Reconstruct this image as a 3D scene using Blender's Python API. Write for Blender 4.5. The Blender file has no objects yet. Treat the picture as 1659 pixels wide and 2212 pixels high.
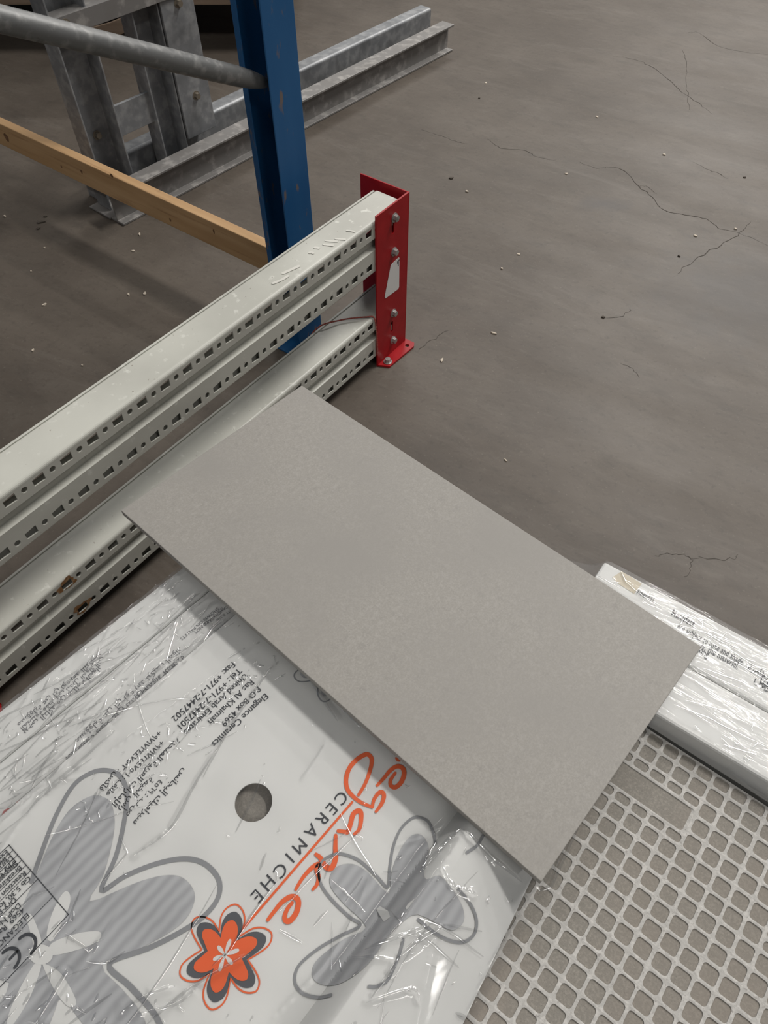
import bpy, bmesh, math, random
import numpy as np
from mathutils import Vector, Matrix
from mathutils.geometry import tessellate_polygon

random.seed(7)
rng = np.random.default_rng(11)
S = bpy.context.scene
COL = S.collection

# ---------------------------------------------------------------- camera
F_PX, CX, CY, CAM_H = 1538.0, 829.5, 1106.0, 1.171
PITCH = math.radians(52.98)
SP, CP = math.sin(PITCH), math.cos(PITCH)
cam_d = bpy.data.cameras.new('camera')
cam_d.sensor_fit = 'VERTICAL'
cam_d.sensor_height = 36.0
cam_d.lens = F_PX / 2212.0 * 36.0
cam_d.clip_start = 0.02
cam = bpy.data.objects.new('camera', cam_d)
cam.location = (0, 0, CAM_H)
cam.rotation_euler = (math.pi / 2 - PITCH, 0, 0)
COL.objects.link(cam)
S.camera = cam

# ---------------------------------------------------------------- world + lamps
W = bpy.data.worlds.new('hall_ambient')
S.world = W
W.use_nodes = True
W.node_tree.nodes['Background'].inputs[0].default_value = (0.93, 0.97, 1.0, 1)
W.node_tree.nodes['Background'].inputs[1].default_value = 0.075


def area(name, loc, size, power, target=(0, 1.0, 0.2), col=(1.0, 0.968, 0.925)):
    l = bpy.data.lights.new(name, 'AREA')
    l.shape = 'RECTANGLE'
    l.size, l.size_y = size
    l.energy = power
    l.color = col
    o = bpy.data.objects.new(name, l)
    o.location = loc
    d = Vector(target) - Vector(loc)
    o.rotation_euler = d.to_track_quat('-Z', 'Y').to_euler()
    COL.objects.link(o)
    return o


# linear luminaires of the hall, all six metres up and outside the picture. Each side is one the photograph gives:
# right (shadows of tile, card and cartons), far side (sheen of the floor), left far (hot spot on the rail's top),
# behind the camera (lit near faces of batten, columns and rail fronts)
for (side, x, y, p) in [('right', 3.4, 3.1, 300), ('right_far', 4.6, 6.6, 150), ('left_far', -3.1, 4.6, 30), ('far', 0.6, 8.8, 125),
                        ('far_right', 4.8, 10.2, 260), ('behind_left', -2.6, -3.4, 105), ('behind_right', 3.3, -2.9, 55)]:
    area('hall_luminaire_%s_offscreen' % side, (x, y, 6.0), (2.4, .16), p, target=(x * 0.3, y * 0.3 + 0.8, 0))

S.view_settings.view_transform = 'Standard'
S.view_settings.look = 'None'
S.view_settings.exposure = 0.06
S.view_settings.gamma = 1.0
S.view_settings.use_curve_mapping = False


# ---------------------------------------------------------------- geometry helpers
def ray(x, y):
    a = (x - CX) / F_PX
    b = (y - CY) / F_PX
    return np.array([a, CP - b * SP, -SP - b * CP])


def U(x, y, z=0.0):
    r = ray(x, y)
    t = (z - CAM_H) / r[2]
    return np.array([r[0] * t, r[1] * t, z])


class MB:
    def __init__(self):
        self.v, self.f = [], []

    def add(self, verts, faces):
        k = len(self.v)
        self.v += [tuple(map(float, p)) for p in verts]
        self.f += [tuple(i + k for i in f) for f in faces]
        return self

    def box(self, lo, hi):
        (a, b, c), (d, e, f) = lo, hi
        return self.add([(a, b, c), (d, b, c), (d, e, c), (a, e, c), (a, b, f), (d, b, f), (d, e, f), (a, e, f)],
                        [(0, 3, 2, 1), (4, 5, 6, 7), (0, 1, 5, 4), (1, 2, 6, 5), (2, 3, 7, 6), (3, 0, 4, 7)])

    def prism(self, poly, vec):
        """closed polygon (3d points) swept by vec"""
        n = len(poly)
        P = [np.array(p, float) for p in poly]
        vec = np.array(vec, float)
        return self.add(P + [p + vec for p in P],
                        [tuple(range(n))[::-1], tuple(range(n, 2 * n))] +
                        [(i, (i + 1) % n, n + (i + 1) % n, n + i) for i in range(n)])

    def tube(self, a, b, r, seg=20, caps=True, r2=None):
        a, b = Vector(a), Vector(b)
        q = (b - a).to_track_quat('Z', 'Y')
        r2 = r if r2 is None else r2
        vs = []
        for c, rr in ((a, r), (b, r2)):
            for i in range(seg):
                t = 2 * math.pi * i / seg
                vs.append(c + q @ Vector((math.cos(t) * rr, math.sin(t) * rr, 0)))
        fs = [(i, (i + 1) % seg, seg + (i + 1) % seg, seg + i) for i in range(seg)]
        if caps:
            fs += [tuple(range(seg))[::-1], tuple(range(seg, 2 * seg))]
        return self.add(vs, fs)


def obj(name, mb, mat, parent=None, smooth=False, bevel=0.0, segs=2):
    me = bpy.data.meshes.new(name)
    if isinstance(mb, MB):
        me.from_pydata(mb.v, [], mb.f)
        bm = bmesh.new()
        bm.from_mesh(me)
        bmesh.ops.recalc_face_normals(bm, faces=bm.faces)
        bm.to_mesh(me)
        bm.free()
    else:
        me.from_pydata(*mb)
    me.update()
    if mat is not None:
        me.materials.append(mat)
    if smooth:
        for p in me.polygons:
            p.use_smooth = True
    o = bpy.data.objects.new(name, me)
    COL.objects.link(o)
    if parent is not None:
        o.parent = parent
    if bevel:
        m = o.modifiers.new('bevel', 'BEVEL')
        m.width, m.segments, m.limit_method = bevel, segs, 'ANGLE'
        m.angle_limit = math.radians(35)
    return o


def tag(o, label, cat, group=None):
    o['label'], o['category'] = label, cat
    if group:
        o['group'] = group
    return o


def empty(name, loc=(0, 0, 0), rz=0.0):
    o = bpy.data.objects.new(name, None)
    o.empty_display_size = 0.05
    o.location = tuple(map(float, loc))
    o.rotation_euler = (0, 0, rz)
    COL.objects.link(o)
    return o


def az_rot(az):
    """z rotation that turns local +x into the compass azimuth az (degrees, from +y towards +x)"""
    return math.radians(90 - az)


# ---------------------------------------------------------------- materials
def mat(name, base, rough=0.5, metal=0.0, noise=None, bump=None, spec=0.5, coat=0.0):
    """noise: list of (scale, detail, colour, low, high, stretch) overlays; bump: (scale, strength, distance)"""
    m = bpy.data.materials.new(name)
    m.use_nodes = True
    nt = m.node_tree
    b = nt.nodes['Principled BSDF']
    b.inputs['Base Color'].default_value = (*base, 1)
    b.inputs['Roughness'].default_value = rough
    b.inputs['Metallic'].default_value = metal
    b.inputs['Specular IOR Level'].default_value = spec
    b.inputs['Coat Weight'].default_value = coat
    tc = nt.nodes.new('ShaderNodeTexCoord')
    last = None
    for (sc, det, colr, lo, hi, st) in (noise or []):
        mp = nt.nodes.new('ShaderNodeMapping')
        mp.inputs['Scale'].default_value = st
        nt.links.new(tc.outputs['Object'], mp.inputs[0])
        n = nt.nodes.new('ShaderNodeTexNoise')
        n.inputs['Scale'].default_value = sc
        n.inputs['Detail'].default_value = det
        nt.links.new(mp.outputs[0], n.inputs['Vector'])
        r = nt.nodes.new('ShaderNodeMapRange')
        r.inputs[1].default_value, r.inputs[2].default_value = lo, hi
        nt.links.new(n.outputs['Fac'], r.inputs[0])
        mx = nt.nodes.new('ShaderNodeMix')
        mx.data_type = 'RGBA'
        mx.inputs[7].default_value = (*colr, 1)
        if last is None:
            mx.inputs[6].default_value = (*base, 1)
        else:
            nt.links.new(last, mx.inputs[6])
        nt.links.new(r.outputs[0], mx.inputs[0])
        last = mx.outputs[2]
    if last is not None:
        nt.links.new(last, b.inputs['Base Color'])
    if bump:
        n = nt.nodes.new('ShaderNodeTexNoise')
        n.inputs['Scale'].default_value = bump[0]
        n.inputs['Detail'].default_value = 6
        nt.links.new(tc.outputs['Object'], n.inputs['Vector'])
        bp = nt.nodes.new('ShaderNodeBump')
        bp.inputs['Strength'].default_value = bump[1]
        bp.inputs['Distance'].default_value = bump[2]
        nt.links.new(n.outputs['Fac'], bp.inputs['Height'])
        nt.links.new(bp.outputs[0], b.inputs['Normal'])
    return m


I3 = (1, 1, 1)
M = {}
M['red'] = mat('red_paint', (0.30, 0.004, 0.008), 0.42, noise=[(35, 4, (0.36, 0.008, 0.012), .45, .8, I3)], bump=(180, .05, .001), spec=.3)
M['blue'] = mat('blue_paint', (0.010, 0.085, 0.225), 0.45,
                noise=[(14, 5, (0.016, 0.10, 0.25), .4, .7, (1, 1, .3)), (55, 9, (0.15, 0.12, 0.11), .62, .70, (1, 1, .4))])
M['rail'] = mat('cream_rail_paint', (0.52, 0.52, 0.47), 0.42,
                noise=[(9, 6, (0.36, 0.355, 0.32), .42, .75, (.35, .35, 1)), (60, 8, (0.60, 0.60, 0.55), .62, .70, I3),
                       (120, 8, (0.20, 0.17, 0.14), .70, .76, I3)], bump=(90, .08, .002))
M['galv'] = mat('galvanised_steel', (0.235, 0.243, 0.255), 0.5, 0.35,
                noise=[(38, 5, (0.33, 0.337, 0.345), .45, .62, I3), (9, 5, (0.12, 0.125, 0.13), .5, .8, I3)], bump=(60, .1, .002))
M['galv_worn'] = mat('galvanised_steel_dusty', (0.22, 0.212, 0.205), 0.55, 0.3,
                     noise=[(30, 6, (0.36, 0.345, 0.33), .5, .65, I3), (12, 5, (0.2, 0.19, 0.18), .5, .75, I3)], bump=(60, .1, .002))
M['pipe'] = mat('zinc_pipe', (0.17, 0.173, 0.172), 0.5, 0.4,
                noise=[(60, 6, (0.27, 0.27, 0.265), .5, .66, I3), (90, 6, (0.1, 0.095, 0.09), .7, .76, I3)], bump=(120, .12, .002))
M['bolt'] = mat('zinc_bolt', (0.42, 0.41, 0.40), 0.35, 0.7, noise=[(90, 4, (0.25, 0.24, 0.23), .5, .7, I3)])
M['dark_bolt'] = mat('rusty_bolt', (0.22, 0.19, 0.15), 0.5, 0.5)
M['timber'] = mat('pine_timber', (0.44, 0.27, 0.13), 0.65,
                  noise=[(10, 6, (0.52, 0.335, 0.175), 0.4, .65, (3, .25, 3)), (26, 4, (0.33, 0.19, 0.09), .58, .75, (4, .18, 4)),
                         (7, 2, (0.20, 0.11, 0.055), .74, .80, (1, 1.5, 1.5))], bump=(40, .1, .002))
M['old_wood'] = mat('old_pallet_wood', (0.23, 0.165, 0.115), 0.75,
                    noise=[(14, 6, (0.30, 0.22, 0.16), .4, .7, (.2, 3, 3))], bump=(40, .2, .004))
M['tile'] = mat('porcelain_tile', (0.278, 0.264, 0.241), 0.62,
                noise=[(170, 5, (0.325, 0.31, 0.287), .5, .72, I3), (95, 5, (0.243, 0.231, 0.213), .55, .75, I3), (420, 3, (0.325, 0.31, 0.287), .45, .75, I3), (700, 2, (0.243, 0.231, 0.215), .55, .75, I3),
                       (7, 3, (0.266, 0.253, 0.235), .4, .7, I3)], bump=(600, .05, .0006), spec=0.4)
M['tile'].name = 'porcelain_tile'
M['tile_edge'] = mat('porcelain_tile_edge', (0.30, 0.285, 0.265), 0.7)
M['grid_base'] = mat('tile_back_clay', (0.20, 0.186, 0.163), 0.8,
                     noise=[(500, 3, (0.26, 0.24, 0.21), .45, .7, I3), (800, 2, (0.15, 0.14, 0.12), .6, .75, I3),
                            (6, 3, (0.225, 0.195, 0.165), .4, .7, I3)], bump=(700, .2, .001))
M['grid_rib'] = mat('tile_back_rib', (0.40, 0.39, 0.37), 0.8,
                    noise=[(260, 5, (0.50, 0.485, 0.46), .45, .65, I3), (420, 5, (0.29, 0.275, 0.26), .58, .72, I3)], bump=(600, .3, .001))
M['card'] = mat('white_carton_board', (0.64, 0.64, 0.622), 0.6,
                noise=[(6, 3, (0.61, 0.61, 0.595), .4, .7, I3)], bump=(25, .03, .002))
M['kraft'] = mat('brown_board_core', (0.36, 0.30, 0.22), 0.8)
M['ink'] = mat('black_print', (0.035, 0.038, 0.045), 0.6)
M['ink_small'] = mat('grey_print', (0.13, 0.13, 0.14), 0.6)
M['ink_grey'] = mat('charcoal_print', (0.075, 0.08, 0.09), 0.6)
M['ink_orange'] = mat('orange_print', (0.72, 0.115, 0.025), 0.55)
M['ink_red'] = mat('dull_red_print', (0.42, 0.11, 0.10), 0.6)
M['outline'] = mat('grey_outline_print', (0.24, 0.245, 0.255), 0.6)
M['sticker'] = mat('white_sticker', (0.66, 0.65, 0.64), 0.5)
M['cord'] = mat('red_cord', (0.30, 0.06, 0.045), 0.5)
M['chip'] = mat('pale_chip', (0.50, 0.44, 0.36), 0.8)
M['chip_dark'] = mat('dark_crumb', (0.075, 0.062, 0.05), 0.9)
M['crack'] = mat('floor_crack', (0.050, 0.042, 0.034), 0.9)
M['black'] = mat('shading_stack_black', (0.012, 0.012, 0.014), 0.55)  # plain black of the added light-blocking stack on the deck


def petal_mat():
    m = mat('grey_petal_print', (0.265, 0.27, 0.28), 0.6)
    nt = m.node_tree
    b = nt.nodes['Principled BSDF']
    tc = nt.nodes.new('ShaderNodeTexCoord')
    mp = nt.nodes.new('ShaderNodeMapping')
    mp.inputs['Rotation'].default_value = (0, 0, math.radians(40))
    w = nt.nodes.new('ShaderNodeTexWave')
    w.inputs['Scale'].default_value = 32
    w.inputs['Distortion'].default_value = 1.2
    w.inputs['Detail'].default_value = 3
    w.inputs['Detail Scale'].default_value = 2
    nt.links.new(tc.outputs['Object'], mp.inputs[0])
    nt.links.new(mp.outputs[0], w.inputs['Vector'])
    mx = nt.nodes.new('ShaderNodeMix')
    mx.data_type = 'RGBA'
    mx.inputs[6].default_value = (0.33, 0.335, 0.345, 1)
    mx.inputs[7].default_value = (0.42, 0.425, 0.435, 1)
    nt.links.new(w.outputs['Fac'], mx.inputs[0])
    nt.links.new(mx.outputs[2], b.inputs['Base Color'])
    return m


M['petal'] = petal_mat()


def film_mat(name, haze, gloss, bump_scale, bump_str, stretch, rot):
    m = bpy.data.materials.new(name)
    m.use_nodes = True
    nt = m.node_tree
    nt.nodes.clear()
    out = nt.nodes.new('ShaderNodeOutputMaterial')
    tr = nt.nodes.new('ShaderNodeBsdfTransparent')
    tr.inputs[0].default_value = (0.985, 0.987, 0.99, 1)
    gl = nt.nodes.new('ShaderNodeBsdfGlossy')
    gl.inputs['Roughness'].default_value = 0.07
    gl.inputs['Color'].default_value = (1, 1, 1, 1)
    df = nt.nodes.new('ShaderNodeBsdfDiffuse')
    df.inputs[0].default_value = (0.85, 0.86, 0.87, 1)
    fr = nt.nodes.new('ShaderNodeFresnel')
    fr.inputs[0].default_value = 1.5
    mu = nt.nodes.new('ShaderNodeMath')
    mu.operation = 'MULTIPLY'
    mu.inputs[1].default_value = gloss
    mu.use_clamp = True
    nt.links.new(fr.outputs[0], mu.inputs[0])
    tc = nt.nodes.new('ShaderNodeTexCoord')
    m0 = nt.nodes.new('ShaderNodeMapping')
    m0.inputs['Rotation'].default_value = (0, 0, rot)
    mp = nt.nodes.new('ShaderNodeMapping')
    mp.inputs['Scale'].default_value = stretch
    nt.links.new(tc.outputs['Object'], m0.inputs[0])
    nt.links.new(m0.outputs[0], mp.inputs[0])
    n = nt.nodes.new('ShaderNodeTexNoise')
    n.inputs['Scale'].default_value = bump_scale
    n.inputs['Detail'].default_value = 3
    n.inputs['Distortion'].default_value = 0.6
    nt.links.new(mp.outputs[0], n.inputs['Vector'])
    bp = nt.nodes.new('ShaderNodeBump')
    bp.inputs['Strength'].default_value = bump_str
    bp.inputs['Distance'].default_value = 0.004
    nt.links.new(n.outputs['Fac'], bp.inputs['Height'])
    nt.links.new(bp.outputs[0], gl.inputs['Normal'])
    nt.links.new(bp.outputs[0], fr.inputs['Normal'])
    a = nt.nodes.new('ShaderNodeMixShader')
    a.inputs[0].default_value = haze
    nt.links.new(tr.outputs[0], a.inputs[1])
    nt.links.new(df.outputs[0], a.inputs[2])
    c = nt.nodes.new('ShaderNodeMixShader')
    nt.links.new(mu.outputs[0], c.inputs[0])
    nt.links.new(a.outputs[0], c.inputs[1])
    nt.links.new(gl.outputs[0], c.inputs[2])
    nt.links.new(c.outputs[0], out.inputs[0])
    return m


M['film'] = film_mat('clear_stretch_film', 0.015, 0.45, 30, 0.05, (.35, 1, 1), math.radians(-50))
M['film_left'] = film_mat('layered_stretch_film', 0.06, 0.5, 80, 0.25, (.16, 1, 1), math.radians(-48))
M['film_right'] = film_mat('layered_stretch_film', 0.04, 0.15, 90, 0.25, (.16, 1, 1), math.radians(37))


def floor_mat():
    m = bpy.data.materials.new('worn_concrete')
    m.use_nodes = True
    nt = m.node_tree
    b = nt.nodes['Principled BSDF']
    tc = nt.nodes.new('ShaderNodeTexCoord')
    N = nt.nodes.new
    L = nt.links.new

    def noise(sc, det, st=(1, 1, 1), rz=0.0, rough=.55, dist=0.0):
        m0 = N('ShaderNodeMapping')
        m0.inputs['Rotation'].default_value = (0, 0, rz)
        mp = N('ShaderNodeMapping')
        mp.inputs['Scale'].default_value = st
        n = N('ShaderNodeTexNoise')
        n.inputs['Scale'].default_value = sc
        n.inputs['Detail'].default_value = det
        n.inputs['Roughness'].default_value = rough
        n.inputs['Distortion'].default_value = dist
        L(tc.outputs['Object'], m0.inputs[0])
        L(m0.outputs[0], mp.inputs[0])
        L(mp.outputs[0], n.inputs['Vector'])
        return n.outputs['Fac']

    def rng_(src, lo, hi):
        r = N('ShaderNodeMapRange')
        r.inputs[1].default_value, r.inputs[2].default_value = lo, hi
        L(src, r.inputs[0])
        return r.outputs[0]

    def mix(a, colr, fac, k=1.0):
        mx = N('ShaderNodeMix')
        mx.data_type = 'RGBA'
        if isinstance(a, tuple):
            mx.inputs[6].default_value = (*a, 1)
        else:
            L(a, mx.inputs[6])
        mx.inputs[7].default_value = (*colr, 1)
        mu = N('ShaderNodeMath')
        mu.operation = 'MULTIPLY'
        mu.inputs[1].default_value = k
        L(fac, mu.inputs[0])
        L(mu.outputs[0], mx.inputs[0])
        return mx.outputs[2]

    c = mix((0.082, 0.067, 0.054), (0.114, 0.096, 0.079), rng_(noise(2.2, 10, rough=.68), .38, .64))
    c = mix(c, (0.066, 0.055, 0.046), rng_(noise(3.2, 8, (.5, 1.4, 1), math.radians(37), .68, .8), .5, .74), .5)
    c = mix(c, (0.15, 0.132, 0.114), rng_(noise(5.5, 8, (.4, 1.5, 1), math.radians(30), .72, .8), .54, .76), .55)
    c = mix(c, (0.060, 0.052, 0.045), rng_(noise(9, 8, (.25, 1.5, 1), math.radians(-40), .72, .8), .6, .74), .35)
    c = mix(c, (0.052, 0.045, 0.037), rng_(noise(17, 9, (.6, 1.3, 1), math.radians(37), .7), .52, .72), .45)
    c = mix(c, (0.15, 0.132, 0.108), rng_(noise(24, 9, (.5, 1.4, 1), math.radians(28), .7), .56, .76), .4)
    c = mix(c, (0.05, 0.042, 0.035), rng_(noise(70, 6), .56, .74), .45)
    c = mix(c, (0.20, 0.18, 0.15), rng_(noise(150, 4), .62, .75), .4)
    # an oil stain and darker worn patches with shapes of their own
    for (px, py, rx, ry, colr, k) in [(1303, 440, .085, .05, (0.06, 0.055, 0.055), .55),
                                      (1600, 640, .3, .25, (0.085, 0.08, 0.078), .5)]:
        p = U(px, py)
        mp = N('ShaderNodeMapping')
        mp.vector_type = 'TEXTURE'
        mp.inputs['Location'].default_value = (p[0], p[1], 0)
        mp.inputs['Scale'].default_value = (rx, ry, 1)
        L(tc.outputs['Object'], mp.inputs[0])
        ln = N('ShaderNodeVectorMath')
        ln.operation = 'LENGTH'
        L(mp.outputs[0], ln.inputs[0])
        ad = N('ShaderNodeMath')
        ad.operation = 'ADD'
        L(ln.outputs['Value'], ad.inputs[0])
        L(rng_(noise(14, 4), .2, .8), ad.inputs[1])
        c = mix(c, colr, rng_(ad.outputs[0], 1.6, .7), k)
    L(c, b.inputs['Base Color'])
    r = N('ShaderNodeMapRange')
    r.inputs[1].default_value, r.inputs[2].default_value = .3, .7
    r.inputs[3].default_value, r.inputs[4].default_value = .50, .60
    b.inputs['Specular IOR Level'].default_value = .36
    L(noise(5, 6, (.4, 1.4, 1), math.radians(30)), r.inputs[0])
    L(r.outputs[0], b.inputs['Roughness'])
    bp = N('ShaderNodeBump')
    bp.inputs['Strength'].default_value = .12
    bp.inputs['Distance'].default_value = .003
    L(noise(45, 8), bp.inputs['Height'])
    L(bp.outputs[0], b.inputs['Normal'])
    return m


M['floor'] = floor_mat()


# ---------------------------------------------------------------- flat shapes: ribbons, polygons, lettering
def smooth_path(P, n=6, closed=False):
    P = [np.array(p, float) for p in P]
    out = []
    m = len(P)
    rngi = range(m if closed else m - 1)
    for i in rngi:
        if closed:
            p0, p1, p2, p3 = P[(i - 1) % m], P[i], P[(i + 1) % m], P[(i + 2) % m]
        else:
            p0, p1, p2, p3 = P[max(i - 1, 0)], P[i], P[i + 1], P[min(i + 2, m - 1)]
        for k in range(n):
            t = k / n
            out.append(0.5 * ((2 * p1) + (-p0 + p2) * t + (2 * p0 - 5 * p1 + 4 * p2 - p3) * t * t + (-p0 + 3 * p1 - 3 * p2 + p3) * t ** 3))
    if not closed:
        out.append(P[-1])
    return out


def ribbon(mb, P, w, zf=None, closed=False, lift=0.0):
    """flat ribbon of width w (number or list) along the xy path P; zf gives the surface height"""
    P = [np.array(p, float)[:2] for p in P]
    n = len(P)
    ws = w if isinstance(w, (list, tuple, np.ndarray)) else [w] * n
    L, R = [], []
    for i in range(n):
        a = P[(i - 1) % n] if (closed or i > 0) else P[i]
        b = P[(i + 1) % n] if (closed or i < n - 1) else P[i]
        t = b - a
        t = t / (np.linalg.norm(t) + 1e-9)
        nn = np.array([-t[1], t[0]]) * ws[i] / 2
        L.append(P[i] + nn)
        R.append(P[i] - nn)
    vs = [(*p, (zf(*p) if zf else 0) + lift) for p in L + R]
    m = n if closed else n - 1
    mb.add(vs, [(n + i, n + (i + 1) % n, (i + 1) % n, i) for i in range(m)])
    if not closed:                      # rounded ends
        for i, sgn in ((0, -1), (n - 1, 1)):
            t = (P[min(i + 1, n - 1)] - P[max(i - 1, 0)])
            t = t / (np.linalg.norm(t) + 1e-9) * sgn
            nn = np.array([-t[1], t[0]])
            fan = [P[i] + (nn * math.cos(q) + t * math.sin(q)) * ws[i] / 2 for q in np.linspace(0, math.pi, 7)]
            mb.add([(*p, (zf(*p) if zf else 0) + lift) for p in fan], [tuple(range(7))[::-1]])


def fill(mb, P, zf=None, lift=0.0, holes=()):
    loops = [[Vector((p[0], p[1], 0)) for p in P]] + [[Vector((p[0], p[1], 0)) for p in h] for h in holes]
    tris = tessellate_polygon(loops)
    pts = [p for l in loops for p in l]
    mb.add([(p.x, p.y, (zf(p.x, p.y) if zf else 0) + lift) for p in pts], [tuple(t) for t in tris])


def surf_pt(px, zf):
    """where the pixel's ray meets the surface z = zf(x, y)"""
    z = 0.465
    for _ in range(6):
        p = U(px[0], px[1], z)
        z = zf(p[0], p[1])
    return np.array([p[0], p[1], z])


def zmap(ox, oy, k):
    return lambda pts: [(ox + x * k, oy + y * k) for x, y in pts]


AR = {'ا': (0xFE8D, 2), 'أ': (0xFE83, 2), 'إ': (0xFE87, 2), 'ؤ': (0xFE85, 2), 'ب': (0xFE8F, 4), 'ة': (0xFE93, 2), 'ت': (0xFE95, 4),
      'ج': (0xFE9D, 4), 'ح': (0xFEA1, 4), 'خ': (0xFEA5, 4), 'د': (0xFEA9, 2), 'ر': (0xFEAD, 2), 'س': (0xFEB1, 4), 'ص': (0xFEB9, 4),
      'ط': (0xFEC1, 4), 'ع': (0xFEC9, 4), 'ف': (0xFED1, 4), 'ق': (0xFED5, 4), 'ك': (0xFED9, 4), 'ل': (0xFEDD, 4), 'م': (0xFEE1, 4),
      'ن': (0xFEE5, 4), 'ه': (0xFEE9, 4), 'و': (0xFEED, 2), 'ى': (0xFEEF, 2), 'ي': (0xFEF1, 4)}


def arabic(txt):
    """joined presentation forms in visual (left to right) order; digit runs keep their order"""
    out = []
    for i, ch in enumerate(txt):
        if ch not in AR:
            out.append(ch)
            continue
        base, n = AR[ch]
        prev = i > 0 and txt[i - 1] in AR and AR[txt[i - 1]][1] == 4
        nxt = n == 4 and i + 1 < len(txt) and txt[i + 1] in AR
        out.append(chr(base + (0 if not prev and not nxt else 1 if prev and not nxt else 2 if nxt and not prev else 3)))
    vis = out[::-1]
    res, k = [], 0
    isd = lambda c: c in '٠١٢٣٤٥٦٧٨٩+.'
    while k < len(vis):
        j = k
        while j < len(vis) and isd(vis[j]):
            j += 1
        if j > k:
            res += vis[k:j][::-1]
            k = j
        else:
            res.append(vis[k])
            k += 1
    return ''.join(res)


_fc = {}


def text_mesh(body):
    if body in _fc:
        return _fc[body]
    cu = bpy.data.curves.new('lettering_source', 'FONT')
    cu.body = body
    cu.size = 1.0
    cu.resolution_u = 3
    cu.fill_mode = 'FRONT'
    cu.offset = 0.0 if len(body) == 1 else .005
    o = bpy.data.objects.new('lettering_source', cu)
    COL.objects.link(o)
    bpy.context.view_layer.update()
    me = bpy.data.meshes.new_from_object(o.evaluated_get(bpy.context.evaluated_depsgraph_get()))
    v = np.array([p.co for p in me.vertices]).reshape(-1, 3)
    f = [tuple(p.vertices) for p in me.polygons]
    bpy.data.objects.remove(o)
    bpy.data.curves.remove(cu)
    bpy.data.meshes.remove(me)
    _fc[body] = (v, f)
    return v, f


def letter(mb, body, A, B, zf, lift=0.0005, squash=1.0):
    """set a line of type so that it runs from A to B (world xy) on the surface"""
    v, f = text_mesh(body)
    if not len(v):
        return
    A, B = np.array(A[:2]), np.array(B[:2])
    ex = (B - A)
    ln = np.linalg.norm(ex)
    ex = ex / ln
    ey = np.array([-ex[1], ex[0]])
    x0, x1 = v[:, 0].min(), v[:, 0].max()
    k = ln / (x1 - x0)
    pts = [A + ex * (p[0] - x0) * k + ey * p[1] * k * squash for p in v]
    mb.add([(p[0], p[1], zf(*p) + lift) for p in pts], f)


# ================================================================ THE SETTING
fl = obj('floor', MB().add([(-9, -5, 0), (9, -5, 0), (9, 13, 0), (-9, 13, 0)], [(0, 1, 2, 3)]), M['floor'])
fl['kind'] = 'structure'
zr = zmap(900, 0, .4575)
cracks = [
    (zr([(20, 612), (110, 640), (165, 660), (240, 680)]), 2.2),
    (zr([(330, 655), (400, 700), (500, 708), (570, 742), (660, 757)]), 2.4),
    (zr([(770, 768), (850, 795), (900, 790), (985, 808), (1048, 882), (1110, 930), (1165, 992), (1260, 1012), (1370, 1035), (1430, 1080),
         (1520, 1100), (1659, 1160)]), 3.2),
    (zr([(1048, 882), (1085, 880), (1130, 915)]), 1.8),
    (zr([(930, 265), (1020, 280), (1100, 310), (1180, 370), (1275, 450), (1340, 495), (1400, 540)]), 2.6),
    (zr([(1255, 235), (1272, 290), (1275, 380), (1278, 450), (1290, 520)]), 2.2),
    (zr([(1280, 155), (1330, 155), (1420, 215), (1500, 238), (1600, 252), (1659, 258)]), 2.4),
    (zr([(1310, 765), (1370, 800), (1430, 820), (1470, 845)]), 2.2),
    (zr([(1230, 1290), (1330, 1215), (1430, 1160), (1530, 1100), (1580, 1050)]), 4.0),
    (zr([(0, 1655), (70, 1610), (150, 1560)]), 2.4),
    (zr([(870, 1500), (960, 1498), (1010, 1460)]), 2.0),
    (zmap(900, 700, .4575)([(1130, 1100), (1200, 1085), (1290, 1100), (1295, 1140), (1275, 1200)]), 1.6),
    (zmap(900, 700, .4575)([(1290, 1100), (1380, 1105), (1470, 1110), (1520, 1090)]), 1.4),
    (zmap(900, 700, .4575)([(965, 185), (1010, 210), (1050, 250)]), 1.4),
]
for pts, w in cracks:
    P = [U(*p)[:2] for p in pts]
    sm = smooth_path(P, 5)
    sm = [p + rng.normal(0, .0022, 2) for p in sm]
    ws = [max(.0005, w * .00062 * (0.45 + .75 * rng.random()) * min(1, .3 + 1.4 * min(i, len(sm) - 1 - i) / len(sm) * 2)) for i in range(len(sm))]
    mb = MB()
    ribbon(mb, sm, ws, lift=.0006)
    obj('crack', mb, M['crack'], fl)

# ================================================================ GUARD RAILS, END GUARDS
AZ = math.radians(36.77)
D = np.array([math.sin(AZ), math.cos(AZ), 0])
Nn = np.array([math.cos(AZ), -math.sin(AZ), 0])
P0 = np.array([-.0306, 1.3119, 0])


def L2W(s, n, z=0.0):
    return P0 + D * s + Nn * n + np.array([0, 0, z])


# local frame for rail things: x along the rail, y = towards the rack (-n), z up
def rail_empty(name):
    return empty(name, P0, az_rot(36.77))


PITCH_H = 0.05
S0, S1 = -1.075, 0.116


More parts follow.
